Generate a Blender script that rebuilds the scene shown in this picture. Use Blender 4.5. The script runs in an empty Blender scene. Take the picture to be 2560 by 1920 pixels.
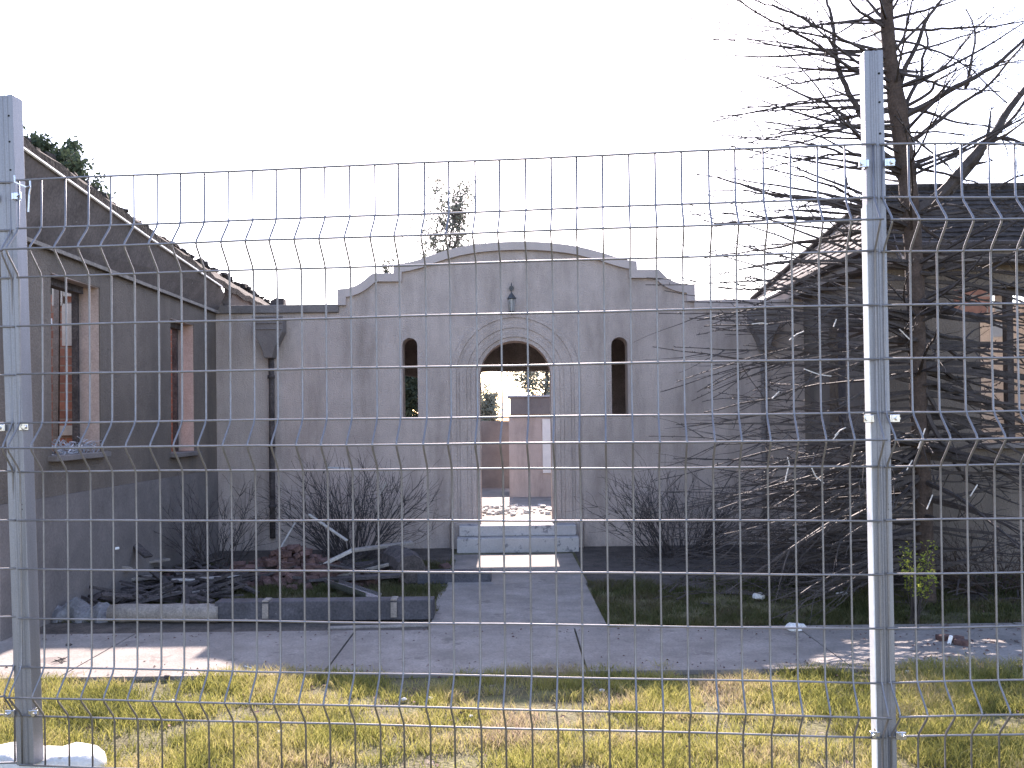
import bpy, bmesh, math, random
import numpy as np
from mathutils import Vector, Matrix
R = math.radians
random.seed(11); np.random.seed(11)
rnd = random.random
def U(a, b): return a + (b - a) * rnd()

scene = bpy.context.scene
# ---------------------------------------------------------------- camera, sky, sun, exposure
F = 2312.0; CX = 1280.0; CY = 1023.0; CAMH = 1.5
PITCH = R(0.6); ROLL = math.asin(0.0119)
X0 = Vector((1, 0, 0)); F0 = Vector((0, math.cos(PITCH), math.sin(PITCH))); U0 = Vector((0, -math.sin(PITCH), math.cos(PITCH)))
RV = X0 * math.cos(ROLL) - U0 * math.sin(ROLL); UV = X0 * math.sin(ROLL) + U0 * math.cos(ROLL)
cam = bpy.data.cameras.new("camera"); co = bpy.data.objects.new("camera", cam); scene.collection.objects.link(co)
m = Matrix((RV, UV, -F0)).transposed().to_4x4(); m.translation = (0, 0, CAMH)
co.matrix_world = m
cam.sensor_width = 36; cam.lens = 36 * F / 2560; cam.shift_y = (CY - 960) / 2560; cam.clip_end = 600; cam.clip_start = 0.05
scene.camera = co
CAM = Vector((0, 0, CAMH))
SUN_EL = R(31.2); SUN_AZ = R(0.0)
w = bpy.data.worlds.new("World"); scene.world = w; w.use_nodes = True
nt = w.node_tree; bg = nt.nodes["Background"]; sky = nt.nodes.new("ShaderNodeTexSky")
sky.sky_type = 'NISHITA'; sky.sun_disc = False; sky.sun_elevation = SUN_EL; sky.sun_rotation = SUN_AZ
sky.altitude = 100; sky.air_density = 1.0; sky.dust_density = 1.0; sky.ozone_density = 1.6
nt.links.new(sky.outputs[0], bg.inputs[0]); bg.inputs[1].default_value = 0.13
sl = bpy.data.lights.new("sun", 'SUN'); so = bpy.data.objects.new("sun", sl); scene.collection.objects.link(so)
sl.energy = 4.2; sl.angle = R(0.53); sl.color = (1.0, 0.95, 0.88)
sd = Vector((math.sin(SUN_AZ) * math.cos(SUN_EL), math.cos(SUN_AZ) * math.cos(SUN_EL), math.sin(SUN_EL)))
so.rotation_euler = sd.to_track_quat('Z', 'Y').to_euler(); so.location = (0, 20, 14)
scene.view_settings.view_transform = 'Standard'; scene.view_settings.look = 'None'
scene.view_settings.exposure = 2.08; scene.view_settings.gamma = 1.0
scene.view_settings.use_white_balance = True; scene.view_settings.white_balance_temperature = 6900; scene.view_settings.white_balance_tint = 22
scene.cycles.max_bounces = 8; scene.cycles.transparent_max_bounces = 8

# ---------------------------------------------------------------- helpers
def ray(px, py): return (RV * ((px - CX) / F) + UV * (-(py - CY) / F) + F0)
def atY(px, py, Y):
    d = ray(px, py); return CAM + d * (Y / d.y)
def atX(px, py, X):
    d = ray(px, py); return CAM + d * (X / d.x)
def atH(px, py, h):
    d = ray(px, py); return CAM + d * ((h - CAMH) / d.z)

def srgb(*c):
    return tuple((x / 12.92 if x <= 0.04045 else ((x + 0.055) / 1.055) ** 2.4) for x in c)

def mat(name, col, rough=0.8, scale=6.0, var=0.25, bump=0.0, bscale=60.0, metal=0.0, col2=None, spot=None, spot_scale=4.0, spot_thr=0.6, trans=0.0, spec=0.3, bdist=0.01, streak=False, stains=None):
    m = bpy.data.materials.new(name); m.use_nodes = True; t = m.node_tree; N = t.nodes; L = t.links
    b = N["Principled BSDF"]; b.inputs["Roughness"].default_value = rough; b.inputs["Metallic"].default_value = metal
    b.inputs["Specular IOR Level"].default_value = spec
    tc = N.new("ShaderNodeTexCoord"); mp = N.new("ShaderNodeMapping"); L.new(tc.outputs["Object"], mp.inputs[0])
    if streak: mp.inputs["Scale"].default_value = (1, 1, 0.08)
    n1 = N.new("ShaderNodeTexNoise"); n1.inputs["Scale"].default_value = scale; n1.inputs["Detail"].default_value = 8; n1.inputs["Roughness"].default_value = 0.65
    L.new(mp.outputs[0], n1.inputs[0])
    r = N.new("ShaderNodeValToRGB")
    c = Vector(col); lo = c * (1 - var); hi = c * (1 + var) if col2 is None else Vector(col2)
    r.color_ramp.elements[0].position = 0.3; r.color_ramp.elements[1].position = 0.7
    r.color_ramp.elements[0].color = (*lo, 1); r.color_ramp.elements[1].color = (*hi, 1)
    L.new(n1.outputs[0], r.inputs[0]); out = r.outputs[0]
    # fine grain
    n2 = N.new("ShaderNodeTexNoise"); n2.inputs["Scale"].default_value = bscale; n2.inputs["Detail"].default_value = 5; L.new(tc.outputs["Object"], n2.inputs[0])
    mr = N.new("ShaderNodeMapRange"); mr.inputs[1].default_value = 0.25; mr.inputs[2].default_value = 0.75
    mr.inputs[3].default_value = 1 - var * 0.9; mr.inputs[4].default_value = 1 + var * 0.9; L.new(n2.outputs[0], mr.inputs[0])
    mx = N.new("ShaderNodeMix"); mx.data_type = 'RGBA'; mx.blend_type = 'MULTIPLY'; mx.inputs[0].default_value = 1.0
    L.new(out, mx.inputs[6]); L.new(mr.outputs[0], mx.inputs[7]); out = mx.outputs[2]
    if spot is not None:
        n3 = N.new("ShaderNodeTexNoise"); n3.inputs["Scale"].default_value = spot_scale; n3.inputs["Detail"].default_value = 6; n3.inputs["Roughness"].default_value = 0.7
        L.new(mp.outputs[0], n3.inputs[0]); r3 = N.new("ShaderNodeValToRGB")
        r3.color_ramp.elements[0].position = spot_thr; r3.color_ramp.elements[1].position = spot_thr + 0.05
        L.new(n3.outputs[0], r3.inputs[0]); m2 = N.new("ShaderNodeMix"); m2.data_type = 'RGBA'; L.new(r3.outputs[0], m2.inputs[0])
        L.new(out, m2.inputs[6]); m2.inputs[7].default_value = (*spot, 1); out = m2.outputs[2]
    if stains is not None:
        m3 = N.new("ShaderNodeMapping"); m3.inputs["Scale"].default_value = (1, 1, 0.22); L.new(tc.outputs["Object"], m3.inputs[0])
        n4 = N.new("ShaderNodeTexNoise"); n4.inputs["Scale"].default_value = 3.2; n4.inputs["Detail"].default_value = 9; n4.inputs["Roughness"].default_value = 0.72; L.new(m3.outputs[0], n4.inputs[0])
        r4 = N.new("ShaderNodeMapRange"); r4.inputs[1].default_value = 0.46; r4.inputs[2].default_value = 0.68; r4.inputs[4].default_value = 0.75; L.new(n4.outputs[0], r4.inputs[0])
        m4 = N.new("ShaderNodeMix"); m4.data_type = 'RGBA'; L.new(r4.outputs[0], m4.inputs[0]); L.new(out, m4.inputs[6]); m4.inputs[7].default_value = (*stains, 1); out = m4.outputs[2]
    L.new(out, b.inputs["Base Color"])
    if bump:
        bp = N.new("ShaderNodeBump"); bp.inputs["Strength"].default_value = bump; bp.inputs["Distance"].default_value = bdist
        L.new(n2.outputs[0], bp.inputs["Height"]); L.new(bp.outputs[0], b.inputs["Normal"])
    if trans:
        tr = N.new("ShaderNodeBsdfTranslucent"); L.new(out, tr.inputs[0]); ms = N.new("ShaderNodeMixShader"); ms.inputs[0].default_value = trans
        L.new(b.outputs[0], ms.inputs[1]); L.new(tr.outputs[0], ms.inputs[2]); L.new(ms.outputs[0], N["Material Output"].inputs[0])
    return m

def brick_mat(name, c1, c2, mortar):
    m = bpy.data.materials.new(name); m.use_nodes = True; t = m.node_tree; N = t.nodes; L = t.links
    b = N["Principled BSDF"]; b.inputs["Roughness"].default_value = 0.9; b.inputs["Specular IOR Level"].default_value = 0.2
    tc = N.new("ShaderNodeTexCoord"); mp = N.new("ShaderNodeMapping"); mp.inputs["Rotation"].default_value = (R(90), 0, 0)
    L.new(tc.outputs["Object"], mp.inputs[0])
    br = N.new("ShaderNodeTexBrick"); br.inputs["Scale"].default_value = 1.0; br.inputs["Brick Width"].default_value = 0.24; br.inputs["Row Height"].default_value = 0.086
    br.inputs["Mortar Size"].default_value = 0.007; br.inputs["Color1"].default_value = (*c1, 1); br.inputs["Color2"].default_value = (*c2, 1); br.inputs["Mortar"].default_value = (*mortar, 1)
    L.new(mp.outputs[0], br.inputs[0])
    n = N.new("ShaderNodeTexNoise"); n.inputs["Scale"].default_value = 25; n.inputs["Detail"].default_value = 6; L.new(tc.outputs["Object"], n.inputs[0])
    mr = N.new("ShaderNodeMapRange"); mr.inputs[3].default_value = 0.6; mr.inputs[4].default_value = 1.4; L.new(n.outputs[0], mr.inputs[0])
    mx = N.new("ShaderNodeMix"); mx.data_type = 'RGBA'; mx.blend_type = 'MULTIPLY'; mx.inputs[0].default_value = 1
    L.new(br.outputs[0], mx.inputs[6]); L.new(mr.outputs[0], mx.inputs[7]); L.new(mx.outputs[2], b.inputs["Base Color"])
    bp = N.new("ShaderNodeBump"); bp.inputs["Strength"].default_value = 0.6; bp.inputs["Distance"].default_value = 0.01; L.new(br.outputs["Fac"], bp.inputs["Height"]); bp.invert = True; L.new(bp.outputs[0], b.inputs["Normal"])
    return m

class MB:
    def __init__(s): s.v = []; s.f = []
    def add(s, vs, fs):
        o = len(s.v); s.v += [tuple(v) for v in vs]; s.f += [tuple(i + o for i in f) for f in fs]; return s
    def box(s, c, size, rot=None):
        c = Vector(c); x, y, z = [q / 2 for q in size]; M = rot or Matrix.Identity(3)
        vs = [c + M @ Vector((sx * x, sy * y, sz * z)) for sx in (-1, 1) for sy in (-1, 1) for sz in (-1, 1)]
        return s.add(vs, [(0, 1, 3, 2), (4, 6, 7, 5), (0, 4, 5, 1), (2, 3, 7, 6), (0, 2, 6, 4), (1, 5, 7, 3)])
    def bar(s, a, b, wd, ht, up=(0, 0, 1)):
        a = Vector(a); b = Vector(b); d = (b - a); L = d.length; d.normalize(); u = Vector(up); sx = d.cross(u).normalized(); u = sx.cross(d)
        return s.box((a + b) / 2, (wd, L, ht), Matrix((sx, d, u)).transposed())
    def tube(s, pts, rad, n=6, cap=True):
        pts = [Vector(p) for p in pts]
        if not hasattr(rad, '__len__'): rad = [rad] * len(pts)
        vs = []; prev = None
        for i, p in enumerate(pts):
            d = (pts[min(i + 1, len(pts) - 1)] - pts[max(i - 1, 0)])
            if d.length < 1e-9: d = Vector((0, 0, 1))
            d.normalize()
            if prev is None: a = d.orthogonal().normalized()
            else:
                a = prev - d * prev.dot(d); a = a.normalized() if a.length > 1e-6 else d.orthogonal().normalized()
            prev = a; b = d.cross(a)
            for k in range(n):
                t = 2 * math.pi * k / n; vs.append(p + (a * math.cos(t) + b * math.sin(t)) * rad[i])
        fs = []
        for i in range(len(pts) - 1):
            for k in range(n):
                fs.append((i * n + k, i * n + (k + 1) % n, (i + 1) * n + (k + 1) % n, (i + 1) * n + k))
        if cap: fs.append(tuple(range(n - 1, -1, -1))); fs.append(tuple((len(pts) - 1) * n + k for k in range(n)))
        return s.add(vs, fs)
    def prism(s, poly, ext):
        e = Vector(ext); n = len(poly); vs = [Vector(p) for p in poly]; vs += [v + e for v in vs]
        return s.add(vs, [tuple(range(n))[::-1], tuple(range(n, 2 * n))] + [(i, (i + 1) % n, (i + 1) % n + n, i + n) for i in range(n)])
    def build(s, name, m, parent=None, smooth=False, origin=None):
        me = bpy.data.meshes.new(name)
        o = Vector((0, 0, 0))
        if parent is not None: o = Vector(parent.get('_w', (0, 0, 0)))
        elif origin is not None: o = Vector(origin)
        me.from_pydata([tuple(Vector(v) - o) for v in s.v], [], s.f); me.materials.append(m)
        bm = bmesh.new(); bm.from_mesh(me); bmesh.ops.recalc_face_normals(bm, faces=bm.faces); bm.to_mesh(me); bm.free()
        if smooth: me.polygons.foreach_set('use_smooth', [True] * len(me.polygons))
        ob = bpy.data.objects.new(name, me); scene.collection.objects.link(ob)
        if parent is not None: ob.parent = parent; ob['_w'] = tuple(o)
        else: ob.location = o; ob['_w'] = tuple(o)
        return ob

def tag(o, label=None, cat=None, group=None, kind=None):
    if label: o['label'] = label
    if cat: o['category'] = cat
    if group: o['group'] = group
    if kind: o['kind'] = kind
    return o
def thing(name, label, cat, loc=(0, 0, 0), group=None):
    o = bpy.data.objects.new(name, None); scene.collection.objects.link(o); o.location = loc; o['_w'] = tuple(loc); o.empty_display_size = 0.2
    return tag(o, label, cat, group)
def bevel(o, wd=0.005, seg=2):
    b = o.modifiers.new("bevel", 'BEVEL'); b.width = wd; b.segments = seg; b.limit_method = 'ANGLE'; return o

def plate(name, outline, holes, y0, y1, m, parent=None):
    """wall of thickness y0..y1 (frontal), outline and holes given as (X,Z) loops"""
    cu = bpy.data.curves.new("tmp", 'CURVE'); cu.dimensions = '2D'; cu.fill_mode = 'BOTH'; cu.extrude = abs(y1 - y0) / 2
    for loop in [outline] + list(holes):
        sp = cu.splines.new('POLY'); sp.points.add(len(loop) - 1); sp.use_cyclic_u = True
        for p, q in zip(sp.points, loop): p.co = (q[0], q[1], 0, 1)
    ob = bpy.data.objects.new("tmp", cu); scene.collection.objects.link(ob); dg = bpy.context.evaluated_depsgraph_get(); dg.update()
    me = bpy.data.meshes.new_from_object(ob.evaluated_get(dg)); vs = [tuple(v.co) for v in me.vertices]; fs = [tuple(p.vertices) for p in me.polygons]
    bpy.data.objects.remove(ob); bpy.data.curves.remove(cu); bpy.data.meshes.remove(me)
    yc = (y0 + y1) / 2
    mb = MB(); mb.add([(x, yc - z, y) for x, y, z in vs], fs)
    # weld
    o = mb.build(name, m, parent)
    bm = bmesh.new(); bm.from_mesh(o.data); bmesh.ops.remove_doubles(bm, verts=bm.verts, dist=1e-5); bmesh.ops.recalc_face_normals(bm, faces=bm.faces); bm.to_mesh(o.data); bm.free()
    return o

# ---------------------------------------------------------------- materials
M = {}
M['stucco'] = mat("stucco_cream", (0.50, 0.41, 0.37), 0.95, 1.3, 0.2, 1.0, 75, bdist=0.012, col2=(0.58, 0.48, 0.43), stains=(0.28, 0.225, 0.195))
M['stucco_l'] = mat("stucco_no_flare_dark", (0.185, 0.15, 0.125), 0.95, 0.9, 0.26, 1.0, 75, bdist=0.012, stains=(0.12, 0.10, 0.085))  # facade's paint darkened; the missing lens-flare lift is put into this colour
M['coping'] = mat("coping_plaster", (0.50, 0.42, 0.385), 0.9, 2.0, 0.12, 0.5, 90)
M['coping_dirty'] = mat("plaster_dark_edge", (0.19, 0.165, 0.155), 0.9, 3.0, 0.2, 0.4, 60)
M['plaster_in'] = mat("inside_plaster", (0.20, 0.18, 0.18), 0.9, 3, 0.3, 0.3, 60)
M['reveal'] = mat("pink_plaster_reveal", (0.44, 0.34, 0.30), 0.9, 4, 0.2, 0.3, 70)
M['cream'] = mat("cream_plaster_light", (0.66, 0.60, 0.53), 0.9, 6, 0.12, 0.3, 60)
M['brick'] = brick_mat("brick_red", srgb(0.68, 0.47, 0.39), srgb(0.58, 0.41, 0.35), srgb(0.62, 0.55, 0.50))
M['brickloose'] = mat("brick_rubble", srgb(0.36, 0.28, 0.27), 0.95, 9, 0.5, 0.3, 60, col2=srgb(0.47, 0.36, 0.335))
M['roof'] = mat("charred_shaded_roof_tiles", (0.05, 0.043, 0.04), 0.9, 7, 0.45, 0.8, 30, spot=(0.13, 0.115, 0.11), spot_scale=9, spot_thr=0.64, spec=0.05, bdist=0.02)
M['roof_r'] = mat("weathered_roof_tiles", (0.15, 0.13, 0.12), 0.9, 7, 0.4, 0.8, 40, spot=(0.30, 0.27, 0.255), spot_scale=14, spot_thr=0.55, bdist=0.02)
M['fascia'] = mat("scorched_fascia", (0.12, 0.10, 0.095), 0.85, 5, 0.3, 0.3, 50, spot=(0.42, 0.40, 0.39), spot_scale=11, spot_thr=0.68)
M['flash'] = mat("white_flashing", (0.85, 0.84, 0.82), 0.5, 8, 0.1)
M['char'] = mat("charred_timber", (0.075, 0.062, 0.06), 0.85, 8, 0.5, 0.5, 60, spot=(0.25, 0.23, 0.22), spot_scale=16, spot_thr=0.68)
M['wood'] = mat("grey_timber", (0.26, 0.225, 0.20), 0.85, 12, 0.3, 0.4, 80)
M['wood_pale'] = mat("pale_timber", (0.46, 0.42, 0.38), 0.8, 10, 0.25, 0.3, 80)
M['dark'] = mat("dark_beam_paint", (0.07, 0.066, 0.075), 0.7, 6, 0.4, 0.3, 60, spot=(0.2, 0.19, 0.19), spot_scale=7, spot_thr=0.66)
M['galv'] = mat("galvanised_steel", (0.24, 0.24, 0.265), 0.5, 5, 0.14, 0.15, 200, metal=0.6, col2=(0.33, 0.33, 0.355), streak=True, spec=0.5)
M['wire'] = mat("galvanised_wire", (0.25, 0.243, 0.255), 0.5, 30, 0.12, 0.0, 200, metal=0.8, spec=0.5)
M['clamp'] = mat("zinc_clamp", (0.55, 0.55, 0.57), 0.25, 30, 0.1, 0.0, 200, metal=0.9, spec=0.5)
M['sheet'] = mat("dull_sheet_metal", (0.36, 0.37, 0.40), 0.5, 7, 0.2, 0.1, 80, metal=0.4)
M['sheet_d'] = mat("soot_stained_sheet", (0.17, 0.165, 0.17), 0.7, 9, 0.3, 0.2, 60)
M['foot'] = mat("white_concrete_foot", (0.62, 0.61, 0.59), 0.8, 6, 0.1, 0.5, 60, spot=(0.40, 0.36, 0.31), spot_scale=14, spot_thr=0.6)
M['conc'] = mat("path_concrete", (0.26, 0.228, 0.205), 0.92, 2.2, 0.26, 0.8, 70, spot=(0.17, 0.145, 0.13), spot_scale=3, spot_thr=0.6, bdist=0.006, stains=(0.17, 0.148, 0.13))
M['step'] = mat("worn_painted_step", (0.44, 0.41, 0.40), 0.9, 4, 0.12, 0.4, 60, spot=(0.20, 0.19, 0.20), spot_scale=9, spot_thr=0.57)
M['soil'] = mat("lawn_soil", (0.13, 0.105, 0.065), 0.97, 5, 0.4, 0.8, 50, col2=(0.17, 0.16, 0.07), spot=(0.30, 0.24, 0.19), spot_scale=6, spot_thr=0.62, bdist=0.02)
M['soil_d'] = mat("bed_soil", (0.10, 0.082, 0.07), 0.97, 5, 0.4, 0.8, 60, bdist=0.02)
M['bark'] = mat("brown_bark", (0.075, 0.052, 0.042), 0.9, 12, 0.35, 0.8, 70, bdist=0.01)
M['bark_d'] = mat("grey_twig_bark", (0.06, 0.048, 0.045), 0.75, 12, 0.35, 0.4, 90, spec=0.35)
M['twig'] = mat("sunlit_twig_pale", (0.60, 0.55, 0.50), 0.7, 12, 0.2)
M['leaf'] = mat("yellow_green_leaf", (0.30, 0.33, 0.06), 0.6, 14, 0.4, trans=0.5)
M['needle'] = mat("dark_conifer_foliage", (0.045, 0.065, 0.04), 0.8, 8, 0.4, trans=0.25)
M['leaf_far'] = mat("glare_paled_far_leaves", (0.20, 0.21, 0.17), 0.8, 8, 0.3, trans=0.3)  # greyed and paled to paint in the glare over far trees
M['stone'] = mat("white_stone", (0.70, 0.68, 0.66), 0.85, 12, 0.15, 0.5, 60)
M['lamp'] = mat("lantern_iron", (0.10, 0.10, 0.10), 0.5, 12, 0.2, metal=0.5)
M['doorw'] = mat("white_door_paint", (0.72, 0.69, 0.66), 0.7, 6, 0.06)
M['hole'] = mat("bolt_hole_dark", (0.01, 0.01, 0.01), 0.9)
gl = bpy.data.materials.new("clouded_glass"); gl.use_nodes = True; b = gl.node_tree.nodes["Principled BSDF"]
b.inputs["Base Color"].default_value = (0.55, 0.55, 0.55, 1); b.inputs["Roughness"].default_value = 0.25; b.inputs["Transmission Weight"].default_value = 0.4; M['glass'] = gl

def grass_mat(name, cols, trans):
    m = bpy.data.materials.new(name); m.use_nodes = True; t = m.node_tree; N = t.nodes; L = t.links
    b = N["Principled BSDF"]; b.inputs["Roughness"].default_value = 0.6; b.inputs["Specular IOR Level"].default_value = 0.25
    at = N.new("ShaderNodeAttribute"); at.attribute_name = "tint"; r = N.new("ShaderNodeValToRGB"); L.new(at.outputs["Fac"], r.inputs[0])
    e = r.color_ramp.elements; e[0].position = 0; e[0].color = (*cols[0], 1); e[1].position = 1; e[1].color = (*cols[-1], 1)
    for i, c in enumerate(cols[1:-1]):
        q = e.new((i + 1) / (len(cols) - 1)); q.color = (*c, 1)
    L.new(r.outputs[0], b.inputs["Base Color"]); tr = N.new("ShaderNodeBsdfTranslucent"); L.new(r.outputs[0], tr.inputs[0])
    ms = N.new("ShaderNodeMixShader"); ms.inputs[0].default_value = trans; L.new(b.outputs[0], ms.inputs[1]); L.new(tr.outputs[0], ms.inputs[2]); L.new(ms.outputs[0], N["Material Output"].inputs[0])
    return m
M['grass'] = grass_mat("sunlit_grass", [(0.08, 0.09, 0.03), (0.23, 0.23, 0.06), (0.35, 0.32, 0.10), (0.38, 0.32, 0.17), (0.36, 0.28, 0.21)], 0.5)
M['grass_d'] = grass_mat("shaded_lawn_grass", [(0.06, 0.07, 0.025), (0.095, 0.10, 0.035), (0.13, 0.115, 0.06), (0.17, 0.125, 0.09)], 0.4)  # same grass, its shade darkened into the blade colours

# ---------------------------------------------------------------- ground, paths
g = MB(); g.add([(-300, -40, 0), (300, -40, 0), (300, 500, 0), (-300, 500, 0)], [(0, 1, 2, 3)])
tag(g.build("ground", M['soil']), kind='structure')
pm = MB()
xs = [-9.0, -7.3, -5.76, -4.2, -2.66, -1.12, 0.42, 1.97, 3.5, 5.05, 6.6, 8.2]
for a, b_ in zip(xs, xs[1:]):
    x0, x1 = a + 0.006, b_ - 0.006
    pm.prism([(x0, 5.40, -0.06), (x1, 5.40, -0.06), (x1, 6.52 + U(-.01, .01), -0.06), (x0, 6.52, -0.06)], (0, 0, 0.085 + U(-.002, .002)))
tag(pm.build("path", M['conc']), kind='structure')
ep = MB()
for y0, y1 in ((6.535, 8.3), (8.315, 10.15)):
    ep.prism([(-0.60, y0, -0.06), (0.66, y0, -0.06), (0.64, y1, -0.06), (-0.66, y1, -0.06)], (0, 0, 0.08))
tag(ep.build("entrance_path", M['conc']), kind='structure')
cf = MB(); cf.prism([(-5, 12.95, -0.05), (5, 12.95, -0.05), (5, 30, -0.05), (-5, 30, -0.05)], (0, 0, 0.07))
tag(cf.build("courtyard_paving", M['conc']), kind='structure')
bs = MB(); bs.add([(-3.44, 9.3, 0.008), (-0.68, 9.3, 0.008), (-0.68, 10.75, 0.008), (-3.44, 10.75, 0.008)], [(0, 1, 2, 3)])
bs.add([(0.68, 8.2, 0.008), (3.4, 7.2, 0.008), (8, 7.0, 0.008), (8, 8.6, 0.008), (3.4, 8.6, 0.008), (3.4, 10.75, 0.008), (0.68, 10.75, 0.008)], [tuple(range(7))])
bs.add([(-3.6, 6.53, 0.008), (-0.62, 6.53, 0.008), (-0.64, 6.98, 0.008), (-3.5, 6.98, 0.008)], [(0, 1, 2, 3)])
tag(bs.build("planting_bed_soil", M['soil_d']), kind='structure')

def value_noise(x, y, s, seed=0):
    r = np.random.RandomState(seed); G = r.rand(64, 64)
    u = x / s; v = y / s; i = np.floor(u).astype(int); j = np.floor(v).astype(int); fu = u - i; fv = v - j
    fu = fu * fu * (3 - 2 * fu); fv = fv * fv * (3 - 2 * fv)
    g = lambda a, b: G[a % 64, b % 64]
    return (g(i, j) * (1 - fu) + g(i + 1, j) * fu) * (1 - fv) + (g(i, j + 1) * (1 - fu) + g(i + 1, j + 1) * fu) * fv

def grass(name, x, y, h0, h1, wd, m, seed, label):
    r = np.random.RandomState(seed); n = len(x)
    dn = 0.55 * value_noise(x, y, 0.34, seed + 1) + 0.45 * value_noise(x, y, 0.11, seed + 2)
    keep = r.rand(n) < np.clip(dn * 3.2 - 0.95, 0.06, 1); x = x[keep]; y = y[keep]; dn = dn[keep]; n = len(x)
    h = (h0 + (h1 - h0) * r.rand(n) ** 1.5) * (0.55 + 0.9 * dn)
    a = r.rand(n) * 6.283; ln = (0.25 + 0.9 * r.rand(n)) * h; la = r.rand(n) * 6.283
    ca, sa = np.cos(a) * wd / 2, np.sin(a) * wd / 2; lx, ly = np.cos(la) * ln, np.sin(la) * ln
    z = np.zeros(n)
    V = np.stack([np.stack([x - ca, y - sa, z], 1), np.stack([x + ca, y + sa, z], 1),
                  np.stack([x + ca * .8 + lx * .35, y + sa * .8 + ly * .35, h * .6], 1), np.stack([x - ca * .8 + lx * .35, y - sa * .8 + ly * .35, h * .6], 1),
                  np.stack([x + lx, y + ly, h], 1)], 1).reshape(-1, 3)
    b = np.arange(n) * 5
    q = np.stack([b, b + 1, b + 2, b + 3], 1); t = np.stack([b + 3, b + 2, b + 4], 1)
    me = bpy.data.meshes.new(name); me.vertices.add(len(V)); me.vertices.foreach_set('co', V.ravel())
    loops = np.concatenate([q.ravel(), t.ravel()]); me.loops.add(len(loops)); me.loops.foreach_set('vertex_index', loops.astype(np.int32))
    starts = np.concatenate([np.arange(n) * 4, n * 4 + np.arange(n) * 3]); tot = np.concatenate([np.full(n, 4), np.full(n, 3)])
    me.polygons.add(2 * n); me.polygons.foreach_set('loop_start', starts.astype(np.int32)); me.polygons.foreach_set('loop_total', tot.astype(np.int32)); me.update(); me.validate()
    tint = np.clip(0.75 * value_noise(x, y, 0.27, seed + 5) + 0.25 * value_noise(x, y, 0.9, seed + 6) + (r.rand(n) - 0.5) * 0.5, 0, 1)
    at = me.attributes.new("tint", 'FLOAT', 'POINT'); at.data.foreach_set('value', np.repeat(tint, 5).astype(np.float32))
    me.materials.append(m); o = bpy.data.objects.new(name, me); scene.collection.objects.link(o)
    return tag(o, label, 'grass', kind='stuff')
r_ = np.random.RandomState(3)
n = 330000; gx = r_.rand(n) * 8.6 - 4.2; gy = 3.1 + r_.rand(n) * 2.36 + 0.05 * np.sin(gx * 3.1) + 0.04 * np.sin(gx * 9) * np.sin(gx * 2.3) + 0.02 * r_.randn(n)
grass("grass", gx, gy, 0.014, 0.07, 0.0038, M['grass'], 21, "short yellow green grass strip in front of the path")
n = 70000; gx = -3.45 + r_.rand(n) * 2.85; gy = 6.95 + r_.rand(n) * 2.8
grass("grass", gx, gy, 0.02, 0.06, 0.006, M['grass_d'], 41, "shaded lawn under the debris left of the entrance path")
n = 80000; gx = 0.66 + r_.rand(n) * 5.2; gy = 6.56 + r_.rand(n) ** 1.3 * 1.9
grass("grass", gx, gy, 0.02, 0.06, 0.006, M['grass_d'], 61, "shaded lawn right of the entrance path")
# dry clippings / leaf litter on the path verge and lawn
lt = MB()
for i in range(1100):
    if i < 420: x, y = U(-3.2, 3.6), U(3.6, 5.38); z = 0.02
    elif i < 700: x, y = U(2.2, 4.2), 5.45 + abs(random.gauss(0.7, 0.5)); z = 0.029
    else: x = U(-3.4, 3.4); y = (5.42 + abs(random.gauss(0, .16))) if rnd() < .5 else (6.5 - abs(random.gauss(0, .16))); z = 0.029
    if 5.4 < y < 6.52: z = 0.029
    a = U(0, 6.28); s = U(0.006, 0.022)
    if i >= 700: s *= 0.6
    d = Vector((math.cos(a), math.sin(a), 0)) * s; p = Vector((-d.y, d.x, 0)) * 0.4; c = Vector((x, y, z))
    lt.add([c - d, c + p + Vector((0, 0, U(0.001, 0.01))), c + d, c - p], [(0, 1, 2, 3)])
tag(lt.build("leaf_litter", M['brickloose']), "dry brown leaf scraps scattered over the grass and path", "leaf litter", kind='stuff')

# ---------------------------------------------------------------- entrance wall with curved gable
YF = 10.8
def fx(px): return (px - CX) / F * YF
def fp(px, py):
    p = atY(px, py, YF); return (p.x, p.z)
def rp(u, v): return fp(800 + u / 2.257, 560 + v / 2.257)
H_PAR = fp(760, 765)[1]
left_prof = [rp(108, 462), rp(108, 376), rp(155, 372), rp(180, 366), rp(205, 357), rp(230, 343), rp(252, 328), rp(272, 311), rp(288, 297), rp(300, 289), rp(330, 286), rp(422, 286), rp(424, 236), rp(450, 234)]
arc = [rp(500, 226), rp(560, 210), rp(630, 185), rp(700, 162), rp(780, 141), rp(860, 126), rp(930, 118), rp(1000, 112), rp(1075, 109), rp(1150, 108), rp(1230, 110), rp(1300, 115), rp(1380, 124), rp(1450, 135), rp(1530, 154), rp(1600, 173), rp(1670, 196), rp(1730, 212)]
right_prof = [rp(1780, 218), rp(1782, 266), rp(1908, 266), rp(1920, 278), rp(1935, 296), rp(1953, 312), rp(1978, 326), rp(2005, 337), rp(2035, 345), rp(2065, 349), rp(2106, 350), rp(2108, 430)]
XL = -3.45; XR = 3.42
prof = left_prof + arc + right_prof
prof = [(XL - 0.02, H_PAR)] + [(prof[0][0], H_PAR)] + prof[1:-1] + [(prof[-1][0], H_PAR), (XR + 0.02, H_PAR)]
outline = [(XR + 0.02, 0.0), (XL - 0.02, 0.0)] + prof
cxd = fx(1289); hw = 89 / F * YF; spring = CAMH + (1046 - 940) / F * YF + 0.0
STEP = 0.29
def archloop(c, hwid, sp, base, n=20):
    return [(c - hwid, base)] + [(c - hwid * math.cos(math.pi * k / n), sp + hwid * math.sin(math.pi * k / n)) for k in range(n + 1)] + [(c + hwid, base)]
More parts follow.
